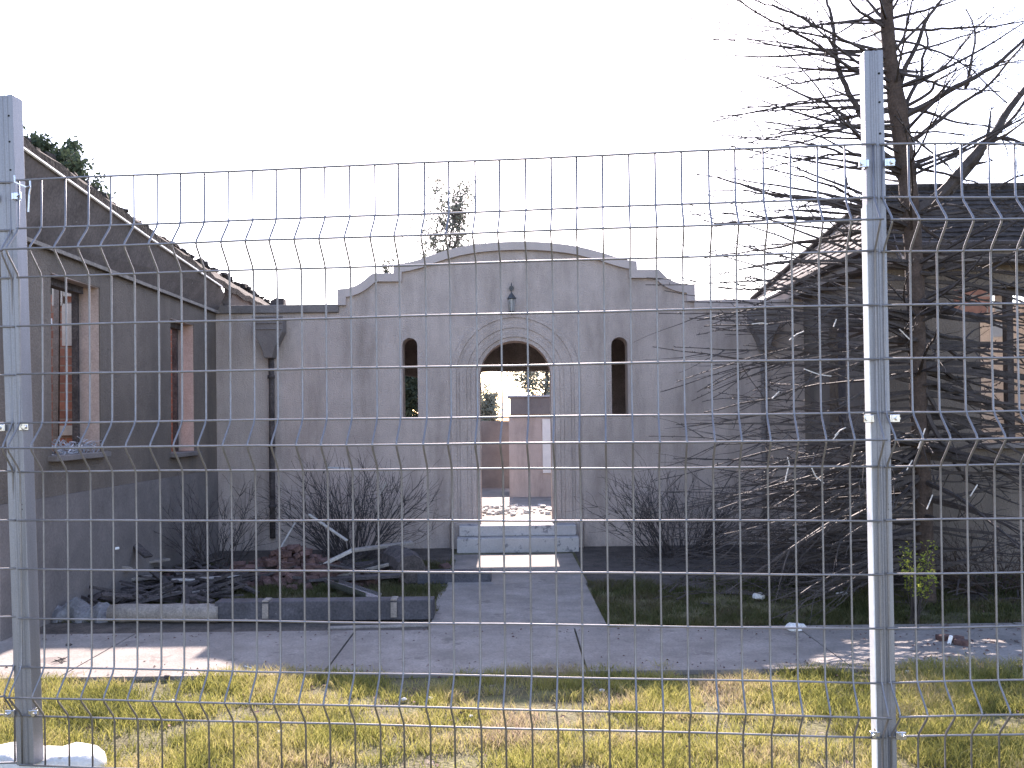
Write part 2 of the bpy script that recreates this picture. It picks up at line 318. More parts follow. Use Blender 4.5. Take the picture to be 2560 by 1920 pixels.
door = archloop(cxd, hw, spring, STEP)
def slot(x0, x1, ytop, ybot):
    a = fx(x0); b_ = fx(x1); c = (a + b_) / 2; h = (b_ - a) / 2; zt = fp(x0, ytop)[1]; zb = fp(x0, ybot)[1]
    return archloop(c, h, zt - h, zb, 12)
slots = [slot(1007, 1045, 845, 1043), slot(1530, 1571, 843, 1036)]
ew = thing("entrance_wall", "pale stucco entrance wall with curved gable and arched doorway between the two wings", "wall", (0, YF, 0))
plate("wall", outline, [door] + slots, YF, YF + 0.26, M['stucco'], ew)
def offset_profile(pr, d):
    out = []
    for i, p in enumerate(pr):
        a = Vector(pr[max(i - 1, 0)]); b_ = Vector(pr[min(i + 1, len(pr) - 1)]); q = Vector(p)
        n0 = (q - a); n1 = (b_ - q)
        def nrm(v): v = v.normalized() if v.length > 1e-6 else None; return Vector((v.y, -v.x)) if v else None
        A = nrm(n0); B = nrm(n1)
        if A is None: A = B
        if B is None: B = A
        nn = (A + B); nn = nn / max(nn.length_squared / 2, 0.5)
        out.append((q.x + nn.x * d, q.y + nn.y * d))
    return out
prf = prof[1:-1]
def band(name, d0, d1, y0, y1, m, lift=0.0):
    a = offset_profile(prf, d0); b_ = offset_profile(prf, d1)
    plate(name, a + b_[::-1], [], y0, y1, m, ew)
band("coping", -0.012, 0.085, YF - 0.045, YF + 0.30, M['coping'])
for nm, x0, x1 in (("parapet_coping", XL - 0.0, prf[0][0] - 0.002), ("parapet_coping", prf[-1][0] + 0.002, XR)):
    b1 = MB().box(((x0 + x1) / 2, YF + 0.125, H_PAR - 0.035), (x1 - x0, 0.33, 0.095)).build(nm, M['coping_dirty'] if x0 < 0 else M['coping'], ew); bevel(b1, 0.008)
# moulded surround : concentric raised bands
rings = [(0.0, 0.045, 0.03), (0.047, 0.10, 0.045), (0.102, 0.15, 0.032), (0.152, 0.23, 0.042), (0.232, 0.27, 0.024), (0.272, 0.335, 0.034)]
for a, b_, pr in rings:
    o1 = archloop(cxd, hw + b_, spring, 0.30, 28); i1 = archloop(cxd, hw + a, spring, 0.30, 28)
    s_ = plate("door_surround", o1 + i1[::-1], [], YF - pr, YF - 0.001, M['stucco'], ew)
for sx in (-1, 1):     # plinth blocks under the surround and low base course of the wall
    bevel(MB().box((cxd + sx * (hw + 0.17), YF - 0.05, 0.15), (0.36, 0.10, 0.30)).build("plinth_block", M['stucco'], ew), 0.006)
bcs = MB()
bcs.prism([(XL + 0.01, YF - 0.02, 0), (cxd - hw - 0.36, YF - 0.02, 0), (cxd - hw - 0.36, YF - 0.001, 0), (XL + 0.01, YF - 0.001, 0)], (0, 0, 0.62))
bcs.prism([(cxd + hw + 0.36, YF - 0.02, 0), (XR - 0.01, YF - 0.02, 0), (XR - 0.01, YF - 0.001, 0), (cxd + hw + 0.36, YF - 0.001, 0)], (0, 0, 0.62))
bevel(bcs.build("base_course", M['stucco'], ew), 0.008)
# step, vestibule floor, rear wall, roof slab
xs0 = fx(1146) + 0.0; xs1 = fx(1435)
bevel(MB().box(((xs0 + xs1) / 2, YF - 0.23, 0.085), (xs1 - xs0 + 0.02, 0.44, 0.17)).build("step", M['step'], ew), 0.012)
bevel(MB().box(((xs0 + xs1) / 2, YF - 0.155, 0.232), (xs1 - xs0 - 0.02, 0.30, 0.118)).build("step", M['step'], ew), 0.01)
MB().box((0, 11.95, 0.14), (6.4, 1.78, 0.28)).build("porch_floor", M['conc'], ew)
YB = 12.62
ro = [(-3.3, 0.282), (3.3, 0.282), (3.3, 2.72), (-3.3, 2.72)]
dx0 = atY(1200, 1000, YB).x; dx1 = atY(1377, 1000, YB).x
ragged = [(dx0 + 0.0, 0.2821), (dx1 + 0.01, 0.2821), (dx1, 1.2), (dx1 - 0.01, 2.0), (dx1 + 0.002, 2.15), (dx1 - .05, 2.158), (0.35, 2.150), (0.1, 2.155), (-0.1, 2.15), (-0.25, 2.156), (dx0 + 0.03, 2.15), (dx0, 2.1), (dx0 - 0.02, 1.6), (dx0 + 0.01, 1.1)]
ragged = [(x, z + (0.003 if z < 0.3 else 0)) for x, z in ragged]
sh = [(-1.62, 1.35), (-1.18, 1.38), (-1.16, 1.9), (-1.25, 2.08), (-1.5, 2.12), (-1.63, 1.95)]
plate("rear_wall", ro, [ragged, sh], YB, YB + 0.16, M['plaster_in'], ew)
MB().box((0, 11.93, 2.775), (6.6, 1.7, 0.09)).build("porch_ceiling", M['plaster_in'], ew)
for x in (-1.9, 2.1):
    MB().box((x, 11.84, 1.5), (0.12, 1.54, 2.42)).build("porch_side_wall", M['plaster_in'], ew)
# rainwater heads + downpipes
for sx, px in ((-1, 682), (1, 1906)):
    x = fx(px); zt = CAMH + (262 if sx < 0 else 268) / F * YF
    hp = MB(); prof2 = [(-0.17, 0), (0.17, 0), (0.17, -0.16), (0.07, -0.36), (0.045, -0.46), (-0.045, -0.46), (-0.07, -0.36), (-0.17, -0.16)]
    hp.prism([(x + a, YF - 0.20, zt + b_ - 0.03) for a, b_ in prof2], (0, 0.195, 0))
    for k in range(3): hp.box((x, YF - 0.203, zt - 0.02 - 0.07 * k), (0.36 - 0.02 * k, 0.02, 0.018))
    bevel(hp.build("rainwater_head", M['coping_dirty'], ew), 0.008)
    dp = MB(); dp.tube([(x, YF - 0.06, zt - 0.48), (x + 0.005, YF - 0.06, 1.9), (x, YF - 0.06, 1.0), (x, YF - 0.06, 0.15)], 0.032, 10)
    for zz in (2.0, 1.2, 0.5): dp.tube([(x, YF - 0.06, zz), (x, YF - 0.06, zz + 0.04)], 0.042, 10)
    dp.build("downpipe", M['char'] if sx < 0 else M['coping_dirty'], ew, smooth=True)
# lantern on the gable
lc = atY(1279, 760, YF - 0.14); ln_ = thing("wall_lantern", "small hanging lantern on the gable above the doorway arch", "lantern", lc)
cg = MB()
for k in range(6):
    a = k * math.pi / 3; cg.tube([lc + Vector((0.03 * math.cos(a), 0.03 * math.sin(a), -0.09)), lc + Vector((0.045 * math.cos(a), 0.045 * math.sin(a), 0.06))], 0.004, 4)
cg.tube([lc + Vector((0, 0, 0.06)), lc + Vector((0, 0, 0.075)), lc + Vector((0, 0, 0.13))], [0.058, 0.05, 0.008], 6)
cg.tube([lc + Vector((0, 0, -0.13)), lc + Vector((0, 0, -0.09))], [0.012, 0.04], 6); cg.build("cage", M['lamp'], ln_)
MB().tube([lc + Vector((0, 0, -0.085)), lc + Vector((0, 0, 0.055))], [0.026, 0.038], 6).build("lamp_glass", M['glass'], ln_)
br = MB(); br.tube([lc + Vector((0, 0, 0.12)), lc + Vector((0, 0, 0.23)), lc + Vector((0, 0.05, 0.25)), lc + Vector((0, 0.138, 0.20))], 0.007, 5); br.tube([lc + Vector((0, 0.12, 0.20)), lc + Vector((0, 0.139, 0.20))], 0.03, 8); br.build("bracket", M['lamp'], ln_)

# ---------------------------------------------------------------- left wing
lw = thing("house_wing", "burnt out left wing with long receding stucco wall and two broken windows", "building", (XL, 8.5, 0))
def wallX(Y): return XL - (10.8 - Y) * 0.016
Y0L, Y1L = 6.32, 11.06
w1 = (7.05, 7.86, 1.26, 2.66); w2 = (9.42, 10.08, 1.19, 2.57)
WT = 0.24
def side_wall(name, segs, y0, y1, ztop, holes, xf, thick, m, parent):
    """wall running along Y built from cells round the openings"""
    mb = MB(); ys = sorted({y0, y1} | {h[0] for h in holes} | {h[1] for h in holes})
    for a, b_ in zip(ys, ys[1:]):
        hh = [h for h in holes if h[0] <= a + 1e-6 and h[1] >= b_ - 1e-6]
        zs = [(0, ztop)] if not hh else [(0, hh[0][2]), (hh[0][3], ztop)]
        for z0, z1 in zs:
            xa, xb = xf(a), xf(b_)
            mb.add([(xa, a, z0), (xb, b_, z0), (xb, b_, z1), (xa, a, z1), (xa + thick, a, z0), (xb + thick, b_, z0), (xb + thick, b_, z1), (xa + thick, a, z1)],
                   [(0, 1, 2, 3), (5, 4, 7, 6), (0, 4, 5, 1), (3, 2, 6, 7), (1, 5, 6, 2), (0, 3, 7, 4)])
    o = mb.build(name, m, parent)
    bm = bmesh.new(); bm.from_mesh(o.data); bmesh.ops.remove_doubles(bm, verts=bm.verts, dist=1e-5)
    seen = {}
    for f in bm.faces: seen.setdefault(tuple(sorted(v.index for v in f.verts)), []).append(f)
    bmesh.ops.delete(bm, geom=[f for fs in seen.values() if len(fs) > 1 for f in fs], context='FACES_ONLY')
    bmesh.ops.recalc_face_normals(bm, faces=bm.faces); bm.to_mesh(o.data); bm.free(); return o
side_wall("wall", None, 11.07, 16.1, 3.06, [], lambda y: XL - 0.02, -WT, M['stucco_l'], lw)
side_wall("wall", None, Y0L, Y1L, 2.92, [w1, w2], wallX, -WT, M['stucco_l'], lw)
xf0 = wallX(Y0L)
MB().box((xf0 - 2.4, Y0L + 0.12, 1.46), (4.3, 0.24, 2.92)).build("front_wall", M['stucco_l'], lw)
# base plinth of the left wall (dark band)
MB().add([(wallX(Y0L) + 0.02, Y0L, 0), (wallX(10.79) + 0.02, 10.77, 0), (wallX(10.79) + 0.02, 10.77, 0.95), (wallX(Y0L) + 0.02, Y0L, 0.95), (wallX(Y0L) + 0.001, Y0L, 0), (wallX(10.79) + 0.001, 10.77, 0), (wallX(10.79) + 0.001, 10.77, 0.95), (wallX(Y0L) + 0.001, Y0L, 0.95)],
         [(0, 1, 2, 3), (5, 4, 7, 6), (0, 4, 5, 1), (3, 2, 6, 7), (1, 5, 6, 2), (0, 3, 7, 4)]).build("plinth", M['coping_dirty'], lw)
# sills, reveals, frames
def window_left(w_, plank):
    y0, y1, z0, z1 = w_; x = wallX((y0 + y1) / 2)
    f = MB()
    f.box((x - WT * 0.6, y0 + 0.035, (z0 + z1) / 2), (0.09, 0.06, z1 - z0 - 0.01)); f.box((x - WT * 0.8, y1 - 0.022, (z0 + z1) / 2 - 0.02), (0.05, 0.035, z1 - z0 - 0.05))
    f.box((x - WT * 0.6, (y0 + y1) / 2, z1 - 0.035), (0.09, y1 - y0 - 0.15, 0.06))
    wn = f.build("window", M['char'], lw)
    s = MB(); s.box((x + 0.0, (y0 + y1) / 2, z0 - 0.02), (0.14, y1 - y0 + 0.12, 0.045)); bevel(s.build("window_sill", M['coping_dirty'], wn), 0.006)
    rv = MB(); rv.box((x - 0.085, y1 - 0.004, (z0 + z1) / 2), (0.165, 0.006, z1 - z0 - 0.01)); rv.box((x - 0.06, (y0 + y1) / 2, z1 - 0.004), (0.115, y1 - y0 - 0.02, 0.006)); rv.build("window_reveal", M['reveal'], wn)
    return wn
wn1 = window_left(w1, 0); wn2 = window_left(w2, 0)
# hanging shredded strips of paint / timber at the near jambs
st = MB()
for (w_, n_) in ((w1, 16), (w2, 14)):
    for k in range(n_):
        z = w_[2] + (w_[3] - w_[2]) * (0.35 + 0.62 * k / n_); x = wallX(w_[0]) - 0.03 - U(0, .05)
        MB().bar((x, w_[0] + 0.02, z), (x - U(0, .03), w_[0] + U(0.04, 0.10), z + U(-.03, .03)), U(.01, .03), U(.02, .06)).build("peeling_strip", M['stone'], lw)
# inside brick partitions; cream plaster patches also paint the sky-lit openings
MB().box((-5.2, 8.95, 1.4), (2.9, 0.12, 2.7)).build("brick_partition", M['brick'], lw)
MB().box((-5.4, 11.35, 1.4), (3.6, 0.12, 2.7)).build("brick_partition", M['brick'], lw)
cp = MB()
for (a, b_, c, d) in ((455, 145, 562, 262), (450, 318, 555, 622), (378, 185, 455, 330), (420, 1205, 532, 1275)):
    p = atY(a / 2.91, 650 + b_ / 2.91, 8.85); q = atY(c / 2.91, 650 + d / 2.91, 8.85)
    MB().box(((p.x + q.x) / 2, 8.865 + 0.003 * (a % 3), (p.z + q.z) / 2), (abs(q.x - p.x), 0.035, abs(q.z - p.z))).build("plaster_light_patch", M['cream'], lw)
wd_ = MB(); p = atY(437, 1120, 10.9); 
for px in (140, 205 + 8, 452, 470):
    Yq = 8.6 if px < 300 else 10.9
    a = atY(px, 1110, Yq); b_ = atY(px + 3, 700 if px < 300 else 860, Yq); MB().bar(a, b_, 0.03 if px != 213 else 0.07, 0.05).build("stud", M['wood'], lw)
# debris mesh heap on sill of the first window
hp = MB()
for k in range(160):
    c = Vector((wallX(7.4) - U(-0.03, 0.14), U(7.03, 7.86), w1[2] + U(0, 0.11) * (1 - abs(U(-1, 1)) * 0.6))); d = Vector((U(-.5, .5), U(-1, 1), U(-.5, .6))).normalized() * U(.02, .07)
    hp.tube([c - d, c + Vector((0, 0, U(-.01, .02))), c + d], U(.002, .005), 3)
tag(hp.build("wire_heap", M['sheet']), "tangled grey heap lying on the sill of the nearest left window", "debris")
# roof strip, fascia, flashing
gA = atX(30, 356, -3.30); gB = atX(552, 717, -3.30); gC = Vector((-3.33, 11.0, gB.z - 0.06))
sA = Vector((wallX(gA.y) + 0.02, gA.y, 2.84)); sB = Vector((wallX(gB.y) + 0.02, gB.y, 2.80)); sC = Vector((wallX(11) + 0.02, 10.76, 2.78))
gA2 = Vector((gA.x, 6.2, gA.z + 0.0)); sA2 = Vector((wallX(6.2) + 0.02, 6.2, 2.84))
gC2 = Vector((gC.x, 10.76, gC.z))
fa = MB(); ring = []
for s_, g_ in ((sA2, gA2), (sB, gB), (sC, gC2)):
    ring.append([s_, g_, g_ + Vector((-0.16, 0, 0.03)), s_ + Vector((-0.14, 0, 0.0))])
for a, b_ in zip(ring, ring[1:]):
    fa.add(a + b_, [(0, 1, 5, 4), (1, 2, 6, 5), (2, 3, 7, 6), (3, 0, 4, 7)])
fa.add(ring[0], [(0, 1, 2, 3)]); fa.add(ring[-1], [(0, 1, 2, 3)])
fa.build("fascia", M['fascia'], lw)
fl = MB(); fl.tube([gA2 + Vector((0.012, 0, 0.0)), (gA + gB) / 2 + Vector((0.012, 0, -0.012)), gB + Vector((0.012, 0, 0))], 0.011, 5); fl.build("lit_flashing", M['flash'], lw)  # white flashing; light along the gutter edge is put into its colour
fl = MB(); fl.bar(sA2 + Vector((0.012, 0, 0.004)), sC + Vector((0.012, 0, 0.004)), 0.02, 0.03); fl.build("soffit_batten", M['wood'], lw)
def zgut(y): return gA2.z + (gB.z - gA2.z) * min((y - gA2.y) / (gB.y - gA2.y), 1.0) - 0.03 * max(0, y - gB.y)
rf = MB(); nY = 60; pit = 0.66; pts = []
for i in range(nY + 1):
    y = 6.15 + (16.2 - 6.15) * i / nY; zg = zgut(y)
    wv = 0.95 + U(-.10, .10); row = []
    for j in range(7):
        s_ = wv * j / 6; row.append((-3.30 - s_, y, zg + 0.075 + s_ * pit + 0.014 * math.sin(y * 26) + U(-.006, .006)))
    row += [(p_[0], p_[1], p_[2] - 0.07) for p_ in row[::-1]]
    pts.append(row)
vs = [p_ for row in pts for p_ in row]; nn = 14; fs = []
for i in range(nY):
    for j in range(nn): fs.append((i * nn + j, i * nn + (j + 1) % nn, (i + 1) * nn + (j + 1) % nn, (i + 1) * nn + j))
fs += [tuple(range(nn)), tuple(nY * nn + k for k in range(nn))]
rf.add(vs, fs)
bf = MB()
for i in range(10):
    ya, yb = 11.07 + i * .503, 11.07 + (i + 1) * .503
    bf.add([(-3.44, ya, 2.6), (-3.44, yb, 2.6), (-3.32, yb, zgut(yb) + .07), (-3.32, ya, zgut(ya) + .07), (-3.54, ya, 2.6), (-3.54, yb, 2.6), (-3.42, yb, zgut(yb) + .10), (-3.42, ya, zgut(ya) + .10)], [(0, 1, 2, 3), (5, 4, 7, 6), (0, 4, 5, 1), (3, 2, 6, 7), (1, 5, 6, 2), (0, 3, 7, 4)])
bf.build("fascia", M['fascia'], lw)
tl = rf     # broken tile ends and lumps along the top edge
for i in range(150):
    y = U(6.3, 16); zg = zgut(y); s_ = 0.9 + U(-.3, .1)
    tl.box((-3.30 - s_, y, zg + 0.095 + s_ * pit), (U(.05, .16), U(.04, .12), U(.02, .05)), Matrix.Rotation(U(-.5, .5), 3, 'Y') @ Matrix.Rotation(U(-.5, .5), 3, 'Z'))
tl.build("roof", M['roof'], lw)
ch = atY(692, 756, 10.9); MB().prism([ch + Vector(q) for q in ((-0.08, 0, -0.05), (0.085, 0, -0.05), (0.08, 0, 0.045), (-0.01, 0, 0.055), (-0.075, 0, 0.02))], (0, .12, 0)).build("roof_vent", M['char'], lw)
pp = [atY(q[0], q[1], 10.2) for q in ((553, 690), (553, 682), (566, 683), (570, 690), (571, 700))]; MB().tube(pp, 0.007, 5).build("vent_pipe", M['char'], lw)

# ---------------------------------------------------------------- right wing
rw = thing("house_wing", "right wing with hipped tiled roof standing behind the bare tree", "building", (XR, 8.5, 0))
YR = 8.5
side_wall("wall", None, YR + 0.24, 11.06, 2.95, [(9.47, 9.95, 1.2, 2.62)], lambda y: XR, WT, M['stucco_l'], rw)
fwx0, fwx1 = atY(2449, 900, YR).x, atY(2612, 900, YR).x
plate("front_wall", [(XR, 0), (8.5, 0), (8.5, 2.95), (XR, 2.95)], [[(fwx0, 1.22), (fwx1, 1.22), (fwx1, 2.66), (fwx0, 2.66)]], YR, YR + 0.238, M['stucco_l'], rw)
wf = MB()
for x in (fwx0 + 0.03, (fwx0 + fwx1) / 2 + 0.04, fwx1 - 0.03): wf.box((x, YR + 0.14, 1.94), (0.06, 0.08, 1.42))
wf.box(((fwx0 + fwx1) / 2, YR + 0.14, 2.63), (fwx1 - fwx0 - 0.002, 0.078, 0.055)); wn = wf.build("window", M['char'], rw)
bevel(MB().box(((fwx0 + fwx1) / 2, YR - 0.01, 1.20), (fwx1 - fwx0 + 0.12, 0.16, 0.045)).build("window_sill", M['coping_dirty'], wn), 0.006)
bd = MB()
for (a, b_, c, d) in ((2010, 612, 2112, 772), (1990, 850, 2122, 945)):
    p = atY(1760 + a / 2.765, 500 + b_ / 2.765, YR + 0.3); q = atY(1760 + c / 2.765, 500 + d / 2.765, YR + 0.3)
    MB().box(((p.x + q.x) / 2, YR + 0.3, (p.z + q.z) / 2), (abs(q.x - p.x), 0.02, abs(q.z - p.z))).build("window_board", M['doorw'], rw)
MB().box((5.3, 9.7, 1.42), (1.9, 0.1, 2.45)).build("inner_wall", M['stone'], rw)
bk = atY(2431, 755, YR); MB().box((bk.x, YR - 0.006, bk.z), (0.34, 0.01, 0.22)).build("exposed_brick", M['brick'], rw)
MB().box((XR + 0.12, 9.71, 1.92), (0.08, 0.40, 1.35)).build("dark_opening_panel", M['char'], rw)  # added panel, painted dark for the unlit window opening
# hip roof
EZ = 3.02; ex = XR - 0.20; ey = YR - 0.28; yr_ = 9.45; rp_ = atY(2206, 476, yr_); bx = ex; by = 12.3
Rr = Vector((9.2, yr_, rp_.z)); A = Vector((ex, ey, EZ)); Bk = Vector((bx, by, EZ)); C_ = Vector((9.2, ey, EZ)); Rl = Vector(rp_)
def tiled(a, b_, c, d, nu, nv, amp):
    """quad a-b (eave) c-d (ridge) with stepped courses"""
    mb = MB(); vs = []; fs = []
    nrm = (b_ - a).cross(d - a).normalized()
    if nrm.z < 0: nrm = -nrm
    cols = nu + 1
    for j in range(nv + 1):
        for s_ in (0, 1):
            t_ = j / nv
            for i in range(cols):
                u_ = i / nu; p = (a.lerp(b_, u_)).lerp(d.lerp(c, u_), t_)
                off = amp * (0.5 + 0.5 * math.sin(i * 2.1)) + (0.012 if s_ else 0.0) + U(-.003, .003)
                vs.append(p + nrm * off)
    rows = 2 * (nv + 1)
    for j in range(rows - 1):
        for i in range(nu): fs.append((j * cols + i, j * cols + i + 1, (j + 1) * cols + i + 1, (j + 1) * cols + i))
    mb.add(vs, fs); return mb
tiled(Bk, A, Rl + Vector((0.001, 0, 0)), Rl, 60, 12, 0.006).build("roof", M['roof_r'], rw)
tiled(A, C_, Rr, Rl, 90, 12, 0.006).build("roof", M['roof'], rw)  # front slope in the darker tiles; its shade is painted in
cap = MB(); cap.tube([A + Vector((0, 0, .03)), Rl + Vector((0, 0, .03))], 0.05, 8); cap.tube([Bk + Vector((0, 0, .03)), Rl + Vector((0, 0, .03))], 0.045, 8); cap.tube([Rl + Vector((0, 0, .02)), Rr + Vector((0, 0, .02))], 0.045, 8)
cap.build("ridge_tile", M['roof'], rw)
sf = MB(); sf.prism([(ex + .02, ey + .02, EZ - 0.16), (9.2, ey + .02, EZ - 0.16), (9.2, YR + .1, EZ - 0.16), (XR + .1, YR + .1, EZ - 0.16), (XR + .1, 12.3, EZ - 0.16), (ex + .02, 12.3, EZ - 0.16)], (0, 0, 0.14)); sf.build("eave", M['coping_dirty'], rw)
gt = MB(); gt.tube([(ex - 0.03, ey - 0.03, EZ - 0.03), (9.2, ey - 0.03, EZ - 0.03)], 0.045, 8); gt.tube([(ex - 0.03, ey - 0.03, EZ - 0.03), (ex - 0.03, 10.7, EZ - 0.03)], 0.045, 8); gt.build("gutter", M['char'], rw)

# ---------------------------------------------------------------- yard building and walls seen through the doorway
gb = thing("outbuilding", "low flat roofed outbuilding with white door seen through the arched doorway", "building", (2, 17.5, 0))
bl = atY(1273, 1150, 17.5).x; zt = atY(1290, 1036, 17.5).z; zp = atY(1330, 993, 17.5).z
MB().box((bl + 2.2, 18.2, zt / 2), (4.4, 1.4, zt)).build("wall", M['stucco'], gb)
MB().box((bl + 2.28, 18.15, (zt + zp) / 2), (4.5, 1.5, zp - zt)).build("parapet", M['coping_dirty'], gb)
MB().box((bl + 2.28, 18.15, zp + .02), (4.6, 1.58, 0.035)).build("parapet_capping", M['sheet'], gb)
d0 = atY(1357, 1052, 17.48); d1 = atY(1377, 1172, 17.48)
dd = MB().box(((d0.x + d1.x) / 2 + 0.2, 17.485, 0.98), (0.42 + 0.14, 0.025, 1.02)).build("door", M['doorw'], gb)
MB().box((d0.x + 0.2, 17.46, 0.95), (0.03, 0.03, 0.05)).build("door_handle", M['lamp'], dd)
tag(MB().box((-4.0, 20.0, 0.73), (8.4, 0.2, 1.46)).build("garden_wall", M['coping_dirty'], origin=(-4, 20, 0)), "brownish yard wall left of the outbuilding, seen through the doorway", "wall")
rb = MB()
for k in range(150):
    x, y = U(-.6, .75), U(11.6, 12.95) if k % 3 else U(13, 15.5); z = 0.285 if y < 12.84 else 0.03
    s_ = U(.02, .07); rb.box((x, y, z + s_ * .2), (s_, s_ * U(.5, 1.4), s_ * U(.3, .7)), Matrix.Rotation(U(0, 6), 3, 'Z') @ Matrix.Rotation(U(-.4, .4), 3, 'X'))
tag(rb.build("rubble", M['stone']), "broken white plaster rubble strewn on the porch floor inside the doorway", "rubble", kind='stuff')

# ---------------------------------------------------------------- trees
def walk(start, d, length, r0, steps, wob, up):
    p = Vector(start); d = Vector(d).normalized(); pts = [p.copy()]; rr = [r0]
    for k in range(steps):
        d = (d + Vector((U(-wob, wob), U(-wob, wob), U(-wob, wob) + up))).normalized(); p = p + d * (length / steps); pts.append(p.copy()); rr.append(r0 * (1 - 0.88 * (k + 1) / steps))
    return pts, rr
def nubs(mb, pts, rr, gap, ln):
    for a, b_, r in zip(pts, pts[1:], rr):
        L_ = (b_ - a).length; k = int(L_ / gap * U(.7, 1.3)) + (rnd() < (L_ / gap) % 1)
        for _ in range(k):
            p = a.lerp(b_, rnd()); d = Vector((U(-1, 1), U(-1, 1), U(-.6, 1))).normalized()
            mb.tube([p, p + d * (r + ln * U(.5, 1.4))], [0.0045, 0.002], 3, cap=False)
def resample(pts, n):
    pts = [Vector(p) for p in pts]; out = []
    for i in range(len(pts) - 1):
        p0 = pts[max(i - 1, 0)]; p1 = pts[i]; p2 = pts[i + 1]; p3 = pts[min(i + 2, len(pts) - 1)]
        for k in range(n):
            t = k / n; out.append(0.5 * ((2 * p1) + (p2 - p0) * t + (2 * p0 - 5 * p1 + 4 * p2 - p3) * t * t + (3 * p1 - p0 - 3 * p2 + p3) * t ** 3))
    out.append(pts[-1]); return out

YT = 7.3
bt = thing("bare_tree", "tall bare brown tree with long thin whorled branches at right behind the fence", "tree", atH(2306, 1515, 0))
Z6 = lambda u, v: (1760 + u / 2.765, v / 2.765)
trunk_px = [(2318, 1540, 42), (2312, 1400, 40), (2305, 1200, 38), (2298, 1050, 37), (2293, 893, 36), (2289, 757, 37), (2284, 630, 38), (2273, 500, 37), (2266, 430, 40), (2256, 360, 38), (2247, 290, 42), (2236, 220, 35), (2225, 145, 30), (2219, 72, 28), (2216, 0, 27), (2212, -120, 24), (2210, -300, 18), (2210, -520, 8)]
tp = [atY(x, y, YT) for x, y, w_ in trunk_px]; tr_ = [w_ / 2 / F * YT * 1.15 for x, y, w_ in trunk_px]
tm = MB(); tps = resample(tp, 3); trs = list(np.interp(np.linspace(0, len(tr_) - 1, len(tps)), range(len(tr_)), tr_)); tm.tube(tps, [r * U(.95, 1.07) for r in trs], 12); tm.build("trunk", M['bark'], bt, smooth=True)
cr = MB()
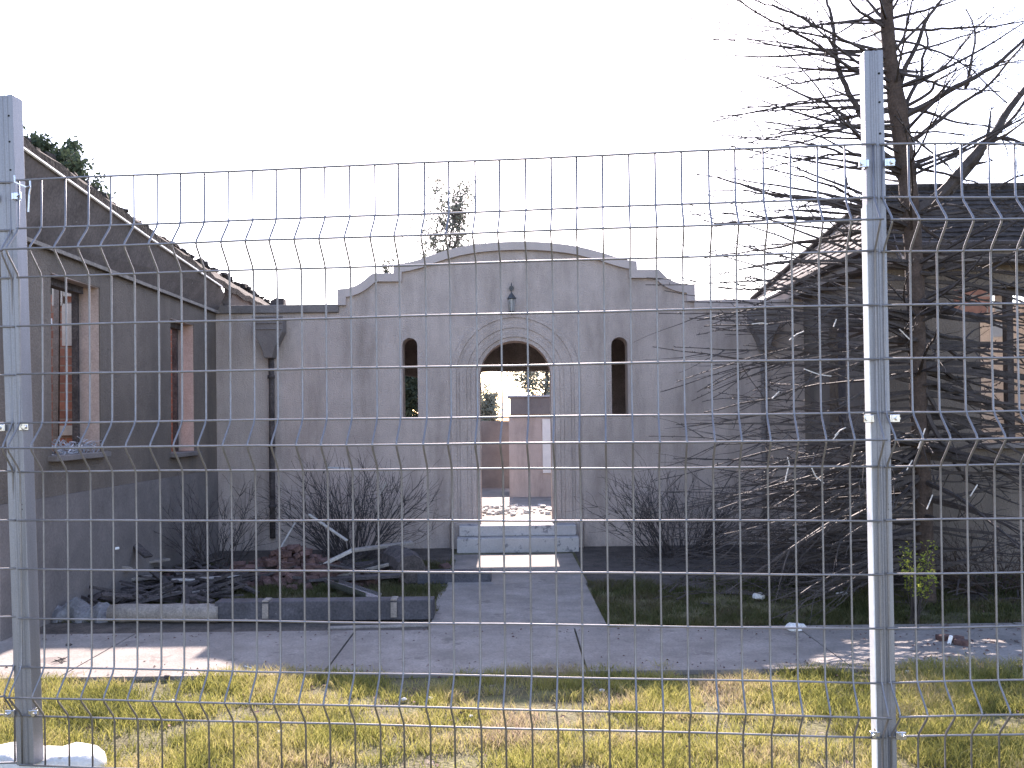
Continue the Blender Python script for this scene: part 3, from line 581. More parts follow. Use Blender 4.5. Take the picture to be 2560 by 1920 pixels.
Lb = [  # (thickness px, points in zoom-6 coordinates)
 (13, [(1330,1290),(1230,1050),(1075,770),(1000,640),(940,500),(905,350),(895,200),(875,90),(845,0),(830,-120)]),
 (6, [(1250,420),(1080,330),(900,240),(780,175),(640,105),(520,55),(380,10),(300,-30)]),
 (7, [(1300,640),(1065,500),(900,390),(700,260),(560,185),(430,125),(250,10),(180,-60)]),
 (6, [(1230,145),(1050,135),(880,165),(700,185),(540,200),(390,220)]),
 (5, [(1225,195),(1120,260),(1030,290)]), (5, [(1240,155),(1050,160),(900,155),(760,180),(620,215),(540,240)]),
 (5, [(1250,430),(1065,465),(880,475),(700,490),(430,540)]), (6, [(1280,480),(1065,515),(900,540),(730,560),(560,590),(470,610)]),
 (8, [(1340,1150),(1085,960),(980,810),(850,720),(700,660),(540,580),(370,520)]),
 (5, [(1290,640),(1075,655),(900,660),(700,700),(540,720),(240,750)]), (6, [(1290,760),(1080,740),(880,740),(700,755),(500,765),(310,780),(60,815)]),
 (7, [(1310,760),(1080,800),(950,815),(780,880),(560,915),(450,935)]), (6, [(1310,830),(1080,860),(870,905),(650,925),(420,960),(300,990)]),
 (5, [(1310,860),(1080,870),(940,900),(740,965),(560,1010),(430,1050),(330,1080)]), (6, [(1340,1100),(1125,1070),(950,1055),(800,1010),(640,980),(420,960),(250,940),(110,935)]),
 (6, [(1340,1090),(1090,1080),(920,1065),(750,1095),(560,1135),(400,1165),(140,1180)]), (6, [(1350,1450),(1110,1400),(900,1290),(700,1230),(520,1190),(400,1160)]),
 (12, [(1370,1600),(1110,1470),(950,1420),(800,1395),(640,1370),(440,1335),(250,1270),(90,1225)]), (7, [(1370,1500),(1110,1440),(860,1380),(640,1350),(430,1345),(250,1310),(30,1320)]),
 (8, [(1370,1560),(1110,1520),(850,1510),(600,1500),(400,1520),(150,1545),(0,1520)]), (8, [(1380,1560),(1110,1602),(880,1642),(640,1677),(450,1722),(260,1742),(0,1782)]),
 (7, [(1390,1860),(1110,1842),(850,1822),(640,1812),(450,1832),(220,1867)]), (6, [(1390,1830),(1110,1822),(820,1812),(640,1792),(470,1752),(210,1682)]),
 (8, [(1390,2030),(1130,2002),(880,1997),(640,1997),(420,2002),(280,1997),(80,1982)]), (6, [(1390,2100),(1130,2122),(640,2122),(260,2152),(0,2202)]),
 (6, [(1400,2150),(1130,2172),(700,2212),(380,2242),(0,2252)]), (7, [(1410,2300),(1140,2382),(1000,2432),(850,2462),(500,2512),(250,2572),(0,2692)]),
 (7, [(1410,2400),(1140,2492),(900,2562),(700,2652),(480,2752),(300,2782),(0,2852)]), (6, [(1420,2560),(1150,2622),(950,2642),(700,2672),(470,2752),(200,2800)]),
 (7, [(1420,2700),(1180,2790),(900,2990),(620,3180),(330,3330)]), (6, [(1420,2850),(1150,3000),(900,3130),(650,3250),(300,3420)]),
 (24, [(1560,1480),(1640,1340),(1760,1200),(1900,1040),(2000,930),(2110,750),(2212,620),(2330,460),(2450,260)]), (12, [(1700,1330),(1780,1240),(1900,1100),(1960,1000),(2120,830),(2212,720),(2350,600)]),
 (14, [(1360,860),(1400,790),(1560,710),(1700,620),(1820,560),(2000,460),(2100,380),(2212,270),(2350,130)]), (10, [(1400,1040),(1450,970),(1600,850),(1700,770),(1820,690),(1960,590),(2100,430),(2212,300),(2300,150)]),
 (9, [(1370,800),(1390,740),(1440,630),(1500,530),(1510,400),(1550,300),(1530,190),(1560,60)]), (11, [(1330,640),(1350,590),(1400,450),(1480,300),(1530,150),(1620,30),(1680,-60),(1760,-200)]),
 (6, [(1300,130),(1450,95),(1560,60),(1740,5),(1850,-50)]), (6, [(1300,200),(1500,205),(1700,200),(1860,190),(2060,175),(2212,145),(2330,120)]),
 (7, [(1810,600),(1830,560),(1840,450),(1870,300),(1865,180),(1810,60)]), (7, [(1440,600),(1490,570),(1600,500),(1720,400),(1860,220),(1990,100)]),
 (7, [(1320,490),(1480,530),(1580,570),(1700,610),(1850,620),(2050,630)]), (5, [(1300,280),(1500,310),(1700,400),(1850,480),(2100,720)]),
 (7, [(1350,740),(1560,780),(1700,840),(1850,860),(2000,880)]), (5, [(1400,920),(1600,915),(1830,935)]), (5, [(1400,1120),(1470,1110),(1650,1060),(1800,1030),(2000,1000),(2212,990)]),
 (6, [(1420,1130),(1600,1190),(1760,1230),(1900,1270),(2000,1310)]), (5, [(1960,1330),(2130,1240),(2212,1205)]), (6, [(1380,900),(1440,950),(1560,1040),(1650,1110),(1720,1190)]),
 (9, [(1260,200),(1225,120),(1140,10),(1100,-50)]), (6, [(1290,130),(1340,0),(1380,-90)]), (6, [(1310,400),(1380,260),(1420,80),(1440,0),(1480,-100)]),
 (7, [(1350,760),(1560,640),(1600,560),(1720,500),(1740,470)]), (8, [(1990,960),(2100,960),(2212,1000),(2300,1050)]),
 (16, [(1450,2080),(1540,2102),(1700,2142),(1850,2182),(2000,2192),(2212,2172),(2350,2150)]), (11, [(1470,2280),(1560,2302),(1750,2342),(1900,2372),(2100,2422),(2212,2512)]),
 (11, [(1460,2260),(1560,2322),(1700,2422),(1830,2522),(2000,2582),(2212,2622)]), (9, [(1480,2560),(1600,2592),(1800,2622),(2000,2692),(2212,2722)]),
 (11, [(1400,2010),(1500,2022),(1700,2022),(1850,2002),(2000,1972),(2212,1952)]), (9, [(1480,2620),(1650,2682),(1850,2762),(2050,2812),(2212,2862)]), (9, [(1420,1890),(1500,1892),(1700,1892),(1900,1872),(2150,1882),(2300,1900)]),
 (12, [(1440,2700),(1640,3050),(1900,3200),(2212,3300)]), (10, [(1440,2600),(1700,2950),(1950,3100),(2212,3200)]), (9, [(1440,2750),(1800,3300),(2212,3500)]),
 (8, [(1380,1380),(1500,1560),(1700,1680),(1950,1760),(2212,1800)]), (8, [(1380,1500),(1560,1450),(1750,1420),(2212,1560)]),
]
def trunk_at(z):
    for a, b_ in zip(tps, tps[1:]):
        if a.z <= z <= b_.z: return a.lerp(b_, (z - a.z) / max(b_.z - a.z, 1e-6))
    return tps[0]
for th, pl in Lb:
    dz = U(-1, 1); n_ = len(pl); pts = []
    tot = abs(pl[-1][0] - pl[0][0]) / 2.765 / F * YT
    for i, (u, v) in enumerate(pl):
        x, y = Z6(u, v); pts.append(atY(x, y, YT + (0.0 if i == 0 else dz * tot * 0.75 * i / (n_ - 1))))
    pts[0] = trunk_at(pts[0].z) if abs(pts[0].x - trunk_at(pts[0].z).x) < 0.25 else pts[0]
    rp_pts = resample(pts, 3)
    rp_pts = [p + Vector((0, U(-.01, .01), U(-.006, .006))) for p in rp_pts]
    r0 = th / 2 / F * YT * 1.45; rad = [r0 * (1 - 0.75 * i / (len(rp_pts) - 1)) for i in range(len(rp_pts))]
    rad = [max(r, 0.0055) for r in rad]
    cr.tube(rp_pts, rad, 5); nubs(cr, rp_pts, rad, 0.045, 0.015)
    for k in range(int(2 + tot * 4.0)):        # side twigs
        i = int(U(0.25, 0.95) * (len(rp_pts) - 2)); p = rp_pts[i]; d = (rp_pts[i + 1] - p).normalized(); d2 = (d + Vector((U(-.7, .7), U(-.8, .8), U(-.6, .7)))).normalized()
        a, r2 = walk(p, d2, U(.15, .5), max(rad[i] * .55, .003), 5, .18, 0.02); cr.tube(a, [max(q, .0038) for q in r2], 3); nubs(cr, a, r2, 0.05, 0.014)
# lower skirt of drooping branches, all round the trunk
for k in range(150):
    z = U(0.25, 1.35) if k < 118 else U(1.35, 2.3); base = trunk_at(z); side = rnd()
    ang = U(math.pi * 0.80, math.pi * 1.28) if side < 0.62 else U(0, 6.28)
    d = Vector((math.cos(ang), math.sin(ang) * 0.8, U(-.15, .22) - 0.06 * (2.3 - z))); ln__ = U(1.1, 2.25) if side < .62 else U(.8, 1.7)
    if z < 0.8: d.z = U(-.02, .15); ln__ *= U(.7, 1.0)
    pts, rr = walk(base, d, ln__, U(.011, .024), 10, .085, -0.012)
    pts = [Vector((p.x, p.y, max(p.z, 0.04))) for p in pts]
    pts = [p if p.y < 10.6 or p.x > 3.3 else Vector((p.x, 10.6, p.z)) for p in pts]
    cr.tube(pts, [max(q, .004) for q in rr], 4); nubs(cr, pts, rr, 0.08, 0.014)
    for q in range(5):
        i = random.randint(3, 9); dd_ = (pts[i] - pts[i - 1]).normalized(); d2 = (dd_ + Vector((U(-.6, .6), U(-.6, .6), U(-.5, .4)))).normalized(); a, r2 = walk(pts[i], d2, U(.2, .65), .0055, 5, .15, 0); cr.tube(a, [max(t_, .0016) for t_ in r2], 3)
for k in range(46):     # long side limbs towards the left at fence-top height
    z = U(1.9, 4.4); base = trunk_at(z); ang = U(math.pi * .82, math.pi * 1.2); d = Vector((math.cos(ang), math.sin(ang), U(-.05, .3))); pts, rr = walk(base, d, U(1.3, 2.25) * (1.25 - z / 9), U(.011, .019), 10, .08, U(-.02, .01))
    cr.tube(pts, [max(q, .0042) for q in rr], 4); nubs(cr, pts, rr, 0.05, 0.016)
for k in range(40):     # heavy drooping limbs on the right
    z = U(.9, 2.9); base = trunk_at(z); ang = U(-.7, .5); d = Vector((math.cos(ang), math.sin(ang), U(-.45, .15))); pts, rr = walk(base, d, U(1.0, 1.9), U(.014, .028), 9, .09, -.02)
    pts = [Vector((p.x, min(p.y, 8.15), max(p.z, .04))) for p in pts]; cr.tube(pts, [max(q, .005) for q in rr], 4); nubs(cr, pts, rr, 0.07, 0.016)
for k in range(90):     # upper whorls
    z = U(2.2, 6.2); base = trunk_at(z); ang = U(0, 6.28); d = Vector((math.cos(ang), math.sin(ang), U(-.02, .45))); pts, rr = walk(base, d, U(.9, 1.9) * (1.15 - z / 9), U(.010, .017), 8, .12, .02)
    cr.tube(pts, [max(q, .004) for q in rr], 4); nubs(cr, pts, rr, 0.05, 0.016)
cr.build("crown", M['bark_d'], bt)
for pl in (((577,3160),(590,3210),(575,3260),(560,3330)), ((735,3215),(770,3290),(830,3340)), ((905,3010),(940,2975),(980,2955)), ((890,3040),(930,2990)), ((895,2260),(915,2205)), ((470,2755),(520,2705)), ((1380,2300),(1350,2275),(1420,2345)), ((1480,3100),(1530,2960)), ((330,2240),(400,2232),(440,2240)), ((690,2550),(730,2565),(800,2590),(880,2600)), ((590,2350),(640,2310),(690,2290)), ((1580,3420),(1540,3520)), ((1440,3180),(1400,3250)), ((1890,3350),(1840,3430))):
    pts = [atY(*Z6(u, v), YT - 0.9) for u, v in pl]; MB().tube(pts, 0.0045, 4).build("sunlit_twig", M['twig'], bt)  # pale colour paints the sunlit branch tips

def leafcluster(mb, c, r, n_, s0, s1):
    for k in range(n_):
        p = Vector(c) + Vector((random.gauss(0, 1), random.gauss(0, 1), random.gauss(0, 1))) * r * 0.5
        a = Vector((U(-1, 1), U(-1, 1), U(-1, 1))).normalized(); b_ = a.orthogonal().normalized(); s_ = U(s0, s1)
        mb.add([p - a * s_, p + b_ * s_ * .45, p + a * s_, p - b_ * s_ * .45], [(0, 1, 2, 3)])
def tree(name, label, base, h, spread, trunkr, nb, leafm, lr, ln_n, ls, lean=(0, 0), start=0.35, up=.03, bare=0.0, group=None, wood='bark_d', upd=(.25, .9)):
    t = thing(name, label, "tree", base, group); tm = MB(); pts, rr = walk(base, (lean[0], lean[1], 1), h, trunkr, 9, .05, .02); tm.tube(pts, [max(q, .012) for q in rr], 8); tm.build("trunk", M['bark'], t, smooth=True)
    lv = MB(); wdm = MB()
    for k in range(nb):
        f = start + (1 - start) * (k + rnd()) / nb; i = min(int(f * 9), 8); p = pts[i].lerp(pts[i + 1], f * 9 - i if f < 1 else 1); a = U(0, 6.28)
        L_ = spread * (1.15 - 0.75 * f) * U(.6, 1.15); bp, br_ = walk(p, (math.cos(a), math.sin(a), U(*upd)), L_, trunkr * .3 * (1.2 - f), 6, .16, up); wdm.tube(bp, [max(q, .006) for q in br_], 4)
        for q in range(7):
            j = random.randint(2, 6); sp, sr = walk(bp[j], (U(-1, 1), U(-1, 1), U(-.1, 1)), L_ * U(.15, .4), .012, 4, .2, up); wdm.tube(sp, [max(z_, .004) for z_ in sr], 3)
            if rnd() > bare: leafcluster(lv, sp[-1], lr, ln_n, ls * .6, ls * 1.3)
        if rnd() > bare: leafcluster(lv, bp[-1], lr, ln_n, ls * .6, ls * 1.3)
    o = wdm.build("branches", M[wood], t)
    lv.build("crown", leafm, t); return t
# conifer behind the left roof
b0 = atY(215, 1100, 19.0)
tree("conifer_tree", "dark clumpy conifer rising behind the roof of the left wing", (-8.65, 18.0, 0), 6.0, 2.2, .14, 90, M['needle'], .17, 36, .065, start=.3, upd=(.2, .8))
tree("conifer_tree", "spiky conifer half hidden by the left fence post and wing roof", (-9.8, 18.6, 0), 7.0, 1.6, .14, 60, M['needle'], .16, 34, .06, start=.3, upd=(.3, .9))
# slender tree behind the gable
tree("slender_tree", "slender sparse tree showing above the left shoulder of the gable", (-1.65, 19.5, 0), 6.0, 1.9, .07, 90, M['leaf_far'], .15, 5, .05, start=.5, up=.16, bare=.35, upd=(.5, 1.6))
tree("slender_tree", "thin low tree tip beside the slender tree, left of the gable shoulder", (-2.85, 19.8, 0), 4.9, .9, .05, 40, M['leaf_far'], .08, 5, .045, start=.3, up=.12, bare=.5, upd=(.9, 2.0))
# seen through the doorway
tree("yard_tree", "leafy tree seen through the doorway above the outbuilding", (0.85, 27.0, 0), 5.0, 1.3, .10, 50, M['leaf_far'], .20, 20, .06, start=.35, bare=.15)
tree("yard_tree", "thin forked tree seen through the doorway left of the outbuilding", (-0.75, 25.0, 0), 4.4, .9, .08, 14, M['leaf_far'], .12, 6, .05, start=.3, bare=.5)
tree("yard_shrub", "round shrub seen through the doorway above the yard wall", (-0.62, 23.0, 0), 2.0, .5, .05, 34, M['leaf_far'], .13, 18, .04, start=.5, bare=.1)
tree("yard_shrub", "ragged shrub seen through the left slot window", (-1.75, 15.3, 0), 2.3, .6, .05, 40, M['needle'], .13, 30, .04, start=.3, bare=.1)

# ---------------------------------------------------------------- shrubs
def bush(name, label, c, rx, ry, h, nst, m, rad=.006, cat="shrub", twigs=5):
    t = MB()
    for k in range(nst):
        a = U(0, 6.28); q = rnd() ** .5; b_ = Vector((c[0] + rx * .3 * q * math.cos(a), c[1] + ry * .3 * q * math.sin(a), 0)); d = Vector((math.cos(a) * rx * U(.3, 1.3), math.sin(a) * ry * U(.3, 1.2), h * U(.5, 1.3)))
        pts, rr = walk(b_, d, h * U(.7, 1.15), rad * U(.6, 1.3), 7, .2, 0.0); pts = [Vector((p.x, min(p.y, 10.7), max(p.z, .01))) for p in pts]; t.tube(pts, [max(z_, .002) for z_ in rr], 4)
        for j in range(twigs):
            i = random.randint(2, 6); d2 = (pts[i] - pts[i - 1]).normalized() + Vector((U(-.9, .9), U(-.7, .7), U(-.6, .8))); a2, r2 = walk(pts[i], d2, h * U(.15, .45), .0035, 5, .28, 0); t.tube(a2, [max(z_, .0016) for z_ in r2], 3)
    return tag(t.build(name, m, origin=(c[0], c[1], 0)), label, cat)
bush("bare_shrub", "tangled bare shrub against the entrance wall left of the doorway", (-1.75, 10.0, 0), .75, .45, 1.05, 90, M['char'], .008)
bush("bare_shrub", "small dark leafless shrub beside the wall of the left wing", (-2.95, 9.2, 0), .5, .3, .85, 34, M['char'], .006)
bush("bare_shrub", "wide leafless brush against the entrance wall right of the doorway", (1.75, 9.9, 0), 1.0, .5, .95, 90, M['bark_d'], .006)
bush("bare_shrub", "low tangle of dry stems at the foot of the bare tree", (2.9, 8.1, 0), 1.4, .8, .55, 120, M['bark_d'], .005)
bush("bare_shrub", "brown brush below the window of the right wing", (4.0, 7.7, 0), .9, .5, .6, 70, M['bark'], .005)
ls_ = thing("leafy_shrub", "small sunlit yellow green shrub just right of the right fence post", "shrub", atH(2284, 1562, 0) * 1.0)
lb = Vector(ls_.location); lb.z = 0; sm_ = MB(); lf = MB()
for k in range(26):
    top = atY(U(2245, 2338), U(1350, 1470), lb.y + U(-.15, .15)); pts = [lb + Vector((U(-.03, .03), U(-.03, .03), 0)), lb.lerp(top, .5) + Vector((U(-.03, .03), 0, .02)), top]; sm_.tube(resample(pts, 3), .003, 4)
    for j in range(20):
        c = top.lerp(lb, U(0, .35)) + Vector((U(-.03, .03), U(-.03, .03), U(-.03, .03))); a = Vector((U(-1, 1), U(-1, 1), U(-.4, .8))).normalized(); b_ = a.cross(Vector((U(-1, 1), U(-1, 1), U(-1, 1)))).normalized(); s_ = U(.010, .022)
        lf.add([c, c + a * s_ + b_ * s_ * .4, c + a * s_ * 2, c + a * s_ - b_ * s_ * .4], [(0, 1, 2, 3)])
sm_.build("stem", M['bark_d'], ls_); lf.build("foliage", M['leaf'], ls_)

# ---------------------------------------------------------------- debris
def thg(mb, name, m, label, cat, group=None, bev=0.004, smooth=False):
    c = mb.v; cx = sum(v[0] for v in c) / len(c); cy = sum(v[1] for v in c) / len(c)
    o = mb.build(name, m, origin=(cx, cy, 0), smooth=smooth)
    if bev: bevel(o, bev, 1)
    return tag(o, label, cat, group)
G = lambda px, py, h=0.0: atH(px, py, h)
# long dark box beam with brackets
bA = G(536, 1563, 0.0); bB = G(1083, 1557, 0.0); bA.z = bB.z = 0.095
tb = thing("timber_beam", "long dark boxed beam with metal straps lying along the far edge of the path", "beam", (bA.x, bA.y, 0))
bevel(MB().bar(bA + Vector((0, .08, 0)), bB + Vector((0, .08, 0)), 0.15, 0.145).build("beam", M['dark'], tb), .006, 2)
for px in (664, 985):
    t_ = (px - 536) / (1083 - 536); p = bA.lerp(bB, t_) + Vector((0, 0.0, 0)); mb = MB(); mb.box(p + Vector((0, -0.003, 0.005)), (.045, .012, .11)); mb.box(p + Vector((0, .05, .079)), (.045, .12, .01)); mb.build("strap", M['wood'], tb)
b2 = MB().bar(G(820, 1570, .012), G(1083, 1563, .012), .05, .018); thg(b2, "plank", M['wood'], "thin batten lying under the end of the dark boxed beam", "plank")
# rounded post / column on the ground and crumpled sheet
c1 = G(262, 1565, 0); c2 = G(538, 1568, 0); c1.z = .075; c2.z = .085
mb = MB(); pts = [c1.lerp(c2, k / 8) + Vector((0, .1, U(-.003, .003))) for k in range(9)]; mb.tube(pts, [.068 + U(-.004, .004) for _ in pts], 12); thg(mb, "round_post", M['wood'], "pale round post lying butted against the dark boxed beam", "post", bev=0, smooth=True)
cs = MB(); nx, ny = 26, 10; p0 = G(80, 1560, 0); p1 = G(275, 1560, 0); vs = []
for i in range(nx):
    for j in range(ny):
        q = p0.lerp(p1, i / (nx - 1)); th = math.pi * j / (ny - 1); hh = (.13 + .035 * math.sin(i * .7) + .012 * math.sin(j * 2.3 + i * 1.9)) * (1 - .55 * (i / nx) ** 3); rr2 = .13 + .03 * math.sin(i * .9 + 1)
        vs.append((q.x, q.y + .14 - rr2 * math.cos(th), .01 + hh * math.sin(th) + U(-.003, .003)))
cs.add(vs, [(i * ny + j, i * ny + j + 1, (i + 1) * ny + j + 1, (i + 1) * ny + j) for i in range(nx - 1) for j in range(ny - 1)])
o = thg(cs, "crumpled_sheet", M['sheet_d'], "crumpled grey sheet on the ground just right of the left fence post", "sheet", bev=0); so_ = o.modifiers.new("s", 'SOLIDIFY'); so_.thickness = .006
# gutter piece
g1 = G(812, 1478, .0); g2 = G(915, 1516, .0); gd = (g2 - g1).normalized(); gn = Vector((-gd.y, gd.x, 0)); mb = MB(); vs = []
for e in (g1, g2):
    for k in range(9):
        th = math.pi * (k / 8) - .15; vs.append(e + gn * (.07 - .075 * math.cos(th)) + Vector((0, 0, .015 + .075 * (1 - math.sin(th)) + .01)))
mb.add(vs, [(k, k + 1, k + 10, k + 9) for k in range(8)]); o = thg(mb, "gutter_piece", M['clamp'], "short piece of pale metal gutter lying on the lawn behind the dark beam", "gutter", bev=0); so_ = o.modifiers.new("s", 'SOLIDIFY'); so_.thickness = .006
# boards and timbers
def stick(name, a, b_, wd, ht, m, label, cat="plank", bend=None):
    mb = MB(); mb.bar(a, b_, wd, ht); return thg(mb, name, m, label, cat)
stick("plank", G(745, 1442, .02), atY(880, 1376, 8.9), .10, .03, M['wood_pale'], "long pale plank propped up towards the bare shrub left of the doorway")
stick("plank", atY(880, 1376, 8.92), atY(1030, 1357, 9.25), .10, .03, M['wood'], "grey plank continuing from the top of the propped pale plank")
stick("plank", G(835, 1444, .03), atY(1010, 1402, 8.7), .05, .03, M['wood'], "narrow grey batten below the propped plank")
stick("plank", G(760, 1452, .02), atY(1005, 1438, 8.3), .14, .03, M['char'], "charred board lying flat beneath the propped plank")
lg = MB(); l0 = G(1010, 1462, 0); lg.tube([l0 + Vector((-.15, .5, .17)), l0 + Vector((0, .2, .16)), l0 + Vector((.07, -.02, .14))], [.13, .14, .135], 10); thg(lg, "log", M['char'], "charred log end beside the entrance path", "log", bev=0)
stick("timber_beam", G(1045, 1442, .06), G(1229, 1440, .06), .14, .115, M['dark'], "short dark beam lying across the entrance path below the doorway", "beam")
stick("pole", atY(0, 1418, 7.6), atY(298, 1370, 8.1), .022, .022, M['flash'], "thin white pole slanting up from behind the left fence post", "pole")
stick("board", atY(112, 1404, 8.0), atY(188, 1335, 8.2), .17, .02, M['wood'], "grey board leaning on the debris behind the left fence post", "board")
stick("plank", G(-40, 1480, .10), atY(400, 1441, 8.6), .12, .03, M['wood'], "long grey plank lying level with the leaning board at left")
stick("plank", atH(300, 1500, .05), atH(540, 1476, .05), .10, .04, M['wood'], "grey edge plank curving over the dark debris at left")
stick("stake", atH(133, 1512, .0), atY(133, 1450, 7.55), .04, .03, M['wood_pale'], "short upright stake behind the crumpled sheet", "stake")
stick("stick", atY(123, 1258, 8.0), atY(148, 1286, 8.0), .012, .012, M['flash'], "little white stick against the left wing wall under the window", "stick")
stick("stick", atY(690, 1388, 9.3), atY(742, 1300, 9.8), .018, .014, M['wood_pale'], "pale stick leaning left of the bare shrub", "stick")
stick("stick", atY(772, 1286, 9.6), atY(868, 1352, 9.4), .035, .02, M['wood_pale'], "pale slat slanting down across the bare shrub", "stick")
stick("stick", atY(818, 1169, 9.7), atY(912, 1175, 9.9), .03, .02, M['sheet'], "grey metal strip resting on top of the bare shrub", "strip")
stick("stick", atY(943, 1250, 9.7), atY(966, 1205, 9.7), .012, .012, M['wood_pale'], "thin pale stick sticking up at the right of the bare shrub", "stick")
for (a_, ya, b_, yb, h0_, h1_, m_, lb__) in ((( -20, 1462), 7.9, (255, 1448), 8.6, .10, .12, 'wood_pale', "long pale board lying behind the upright stake"), ((230, 1425), 8.4, (420, 1398), 9.0, .1, .1, 'wood', "grey board pointing at the brick heap"),
        ((60, 1380), 7.8, (330, 1422), 8.3, .1, .1, 'wood', "grey board crossing under the thin white pole"), ((430, 1452), 8.2, (640, 1440), 8.6, .1, .1, 'wood_pale', "pale narrow board along the back edge of the left lawn"), ((300, 1330), 8.6, (372, 1392), 8.4, .1, .1, 'char', "charred board propped at the left of the brick heap")):
    stick("plank", atY(a_[0], a_[1], ya), atY(b_[0], b_[1], yb), .09, .025, M[m_], lb__)
# charred debris field and brick rubble by the left wing
dk = MB()
for k in range(300):
    x, y = U(-3.4, -1.2), U(7.4, 9.4)
    if x > -2.35 and y < 8.5: continue
    L_ = U(.05, .7); a = U(-.9, .9) if rnd() < .6 else U(0, 3.1); d = Vector((math.cos(a), math.sin(a), U(-.35, .35))) * L_ / 2; c = Vector((x, y, U(.02, .11))); dk.bar(c - d, c + d, U(.008, .07), U(.006, .03), (U(-.4,.4), U(-.4,.4), 1))
tag(dk.build("charred_debris", M['char']), "charred splintered timber scattered on the ground along the left wing", "debris", kind='stuff')
rbk = MB()
for k in range(900):
    q = random.gauss(0, .42); x = -2.15 + q * 1.2; y = 8.9 + random.gauss(0, .25); z = max(0, .30 - abs(q) * .45 - abs(y - 8.9) * .5) * rnd() + .02
    s_ = U(.02, .085); rbk.box((x, y, z), (s_ * 1.6, s_, s_ * .7), Matrix.Rotation(U(0, 6), 3, 'Z') @ Matrix.Rotation(U(-.7, .7), 3, 'X'))
tag(rbk.build("brick_rubble", M['brickloose']), "heap of broken reddish brick in front of the corner of the left wing", "rubble", kind='stuff')
rw2 = MB()
for k in range(260):
    x, y = U(1.2, 5.5), U(7.2, 9.8); 
    if y > 8.3 and x > 3.3: y = U(7.2, 8.3)
    L_ = U(.1, .5); a = U(0, 3.14); d = Vector((math.cos(a), math.sin(a) * .6, U(-.15, .2))) * L_ / 2; c = Vector((x, y, U(.02, .14))); rw2.tube([c - d, c + Vector((0, 0, U(0, .04))), c + d], U(.003, .009), 4)
tag(rw2.build("dry_twig_litter", M['bark_d']), "dry fallen twigs covering the ground right of the entrance path", "twig litter", kind='stuff')
def rock(c, s_, label, name="stone", m='stone'):
    bm = bmesh.new(); bmesh.ops.create_icosphere(bm, subdivisions=2, radius=s_)
    for v in bm.verts: v.co *= U(.75, 1.15); v.co.z *= .6
    mb = MB(); mb.add([v.co + Vector(c) for v in bm.verts], [tuple(v.index for v in f.verts) for f in bm.faces]); bm.free(); return thg(mb, name, M[m], label, "stone", bev=0)
rock(G(1985, 1568, .05), .055, "white lump at the far edge of the path left of the right post"); rock(G(2003, 1566, .03), .035, "small pale stone touching the white lump at the path edge")
rock(G(1897, 1490, .04), .05, "pale stone in the shaded lawn right of the entrance path"); rock(G(2110, 1485, .03), .035, "grey stone in the shaded lawn nearest the right post"); rock(G(2095, 1345 + 140, .03), .02, "tiny pale stone next to the grey stone by the right post")
whites = [(198, 1790, "white stone chip in the grass nearest the left post"), (430, 1752, "white stone chip in the grass below the sunlit patch of path at left"), (1010, 1748, "left one of two white stone chips at the grass edge left of the doorway line"),
          (1075, 1746, "right one of two white stone chips at the grass edge left of the doorway line"), (1505, 1726, "largest white stone chip at the grass edge right of the doorway line"), (1177, 1790, "white stone chip beside the lowest wire fold below the doorway"),
          (2268, 1680, "white stone chip at the grass edge just right of the right post"), (1855, 1858, "white stone chip low in the grass left of the right post"), (700, 1830, "white stone chip low in the grass left of centre")]
for px, py, lb_ in whites:
    r1 = rock(G(px, py, .015), U(.010, .018), lb_, "stone_chip"); r1['group'] = "white stone chips in the front grass"
rock(G(418, 1692, .025), .02, "little dark clod on the sunlit part of the path at left", "clod", 'char'); rock(G(172, 1612, .03), .02, "dark clod on the shaded path near the left post", "clod", 'char')
wd3 = MB()
for k in range(9): c = G(152 + U(-8, 8), 1652 + U(-6, 6), .03); d = Vector((U(-.06, .06), U(-.04, .04), U(0, .02))); wd3.tube([c - d, c + d], .003, 4)
tag(wd3.build("dry_weed"), "small dry weed sprig on the sunlit path near the left post", "weed") if False else tag(thg(wd3, "dry_weed", M['bark_d'], "small dry weed sprig on the sunlit path near the left post", "weed", bev=0))
tw = MB(); tw.box(G(2375, 1600, .05), (.02, .02, .06), Matrix.Rotation(.3, 3, 'Y')); thg(tw, "chip", M['flash'], "white splinter standing in leaf litter on the path at right", "splinter")
for i, (px, py) in enumerate(((2392, 1598), (2360, 1594), (2405, 1606))):
    mb = MB(); mb.box(G(px, py, .04), (.09, .06, .035), Matrix.Rotation(U(0, 3), 3, 'Z')); o = thg(mb, "brick_piece", M['brickloose'], ("middle reddish brick piece in the leaf litter on the path at right", "leftmost reddish brick piece in the leaf litter on the path at right", "rightmost reddish brick piece in the leaf litter on the path at right")[i], "brick"); o['group'] = "brick pieces on the path"
stick("stick", G(612, 1665, .03), G(630, 1671, .03), .01, .006, M['flash'], "tiny white sliver on the shaded path left of centre", "stick")

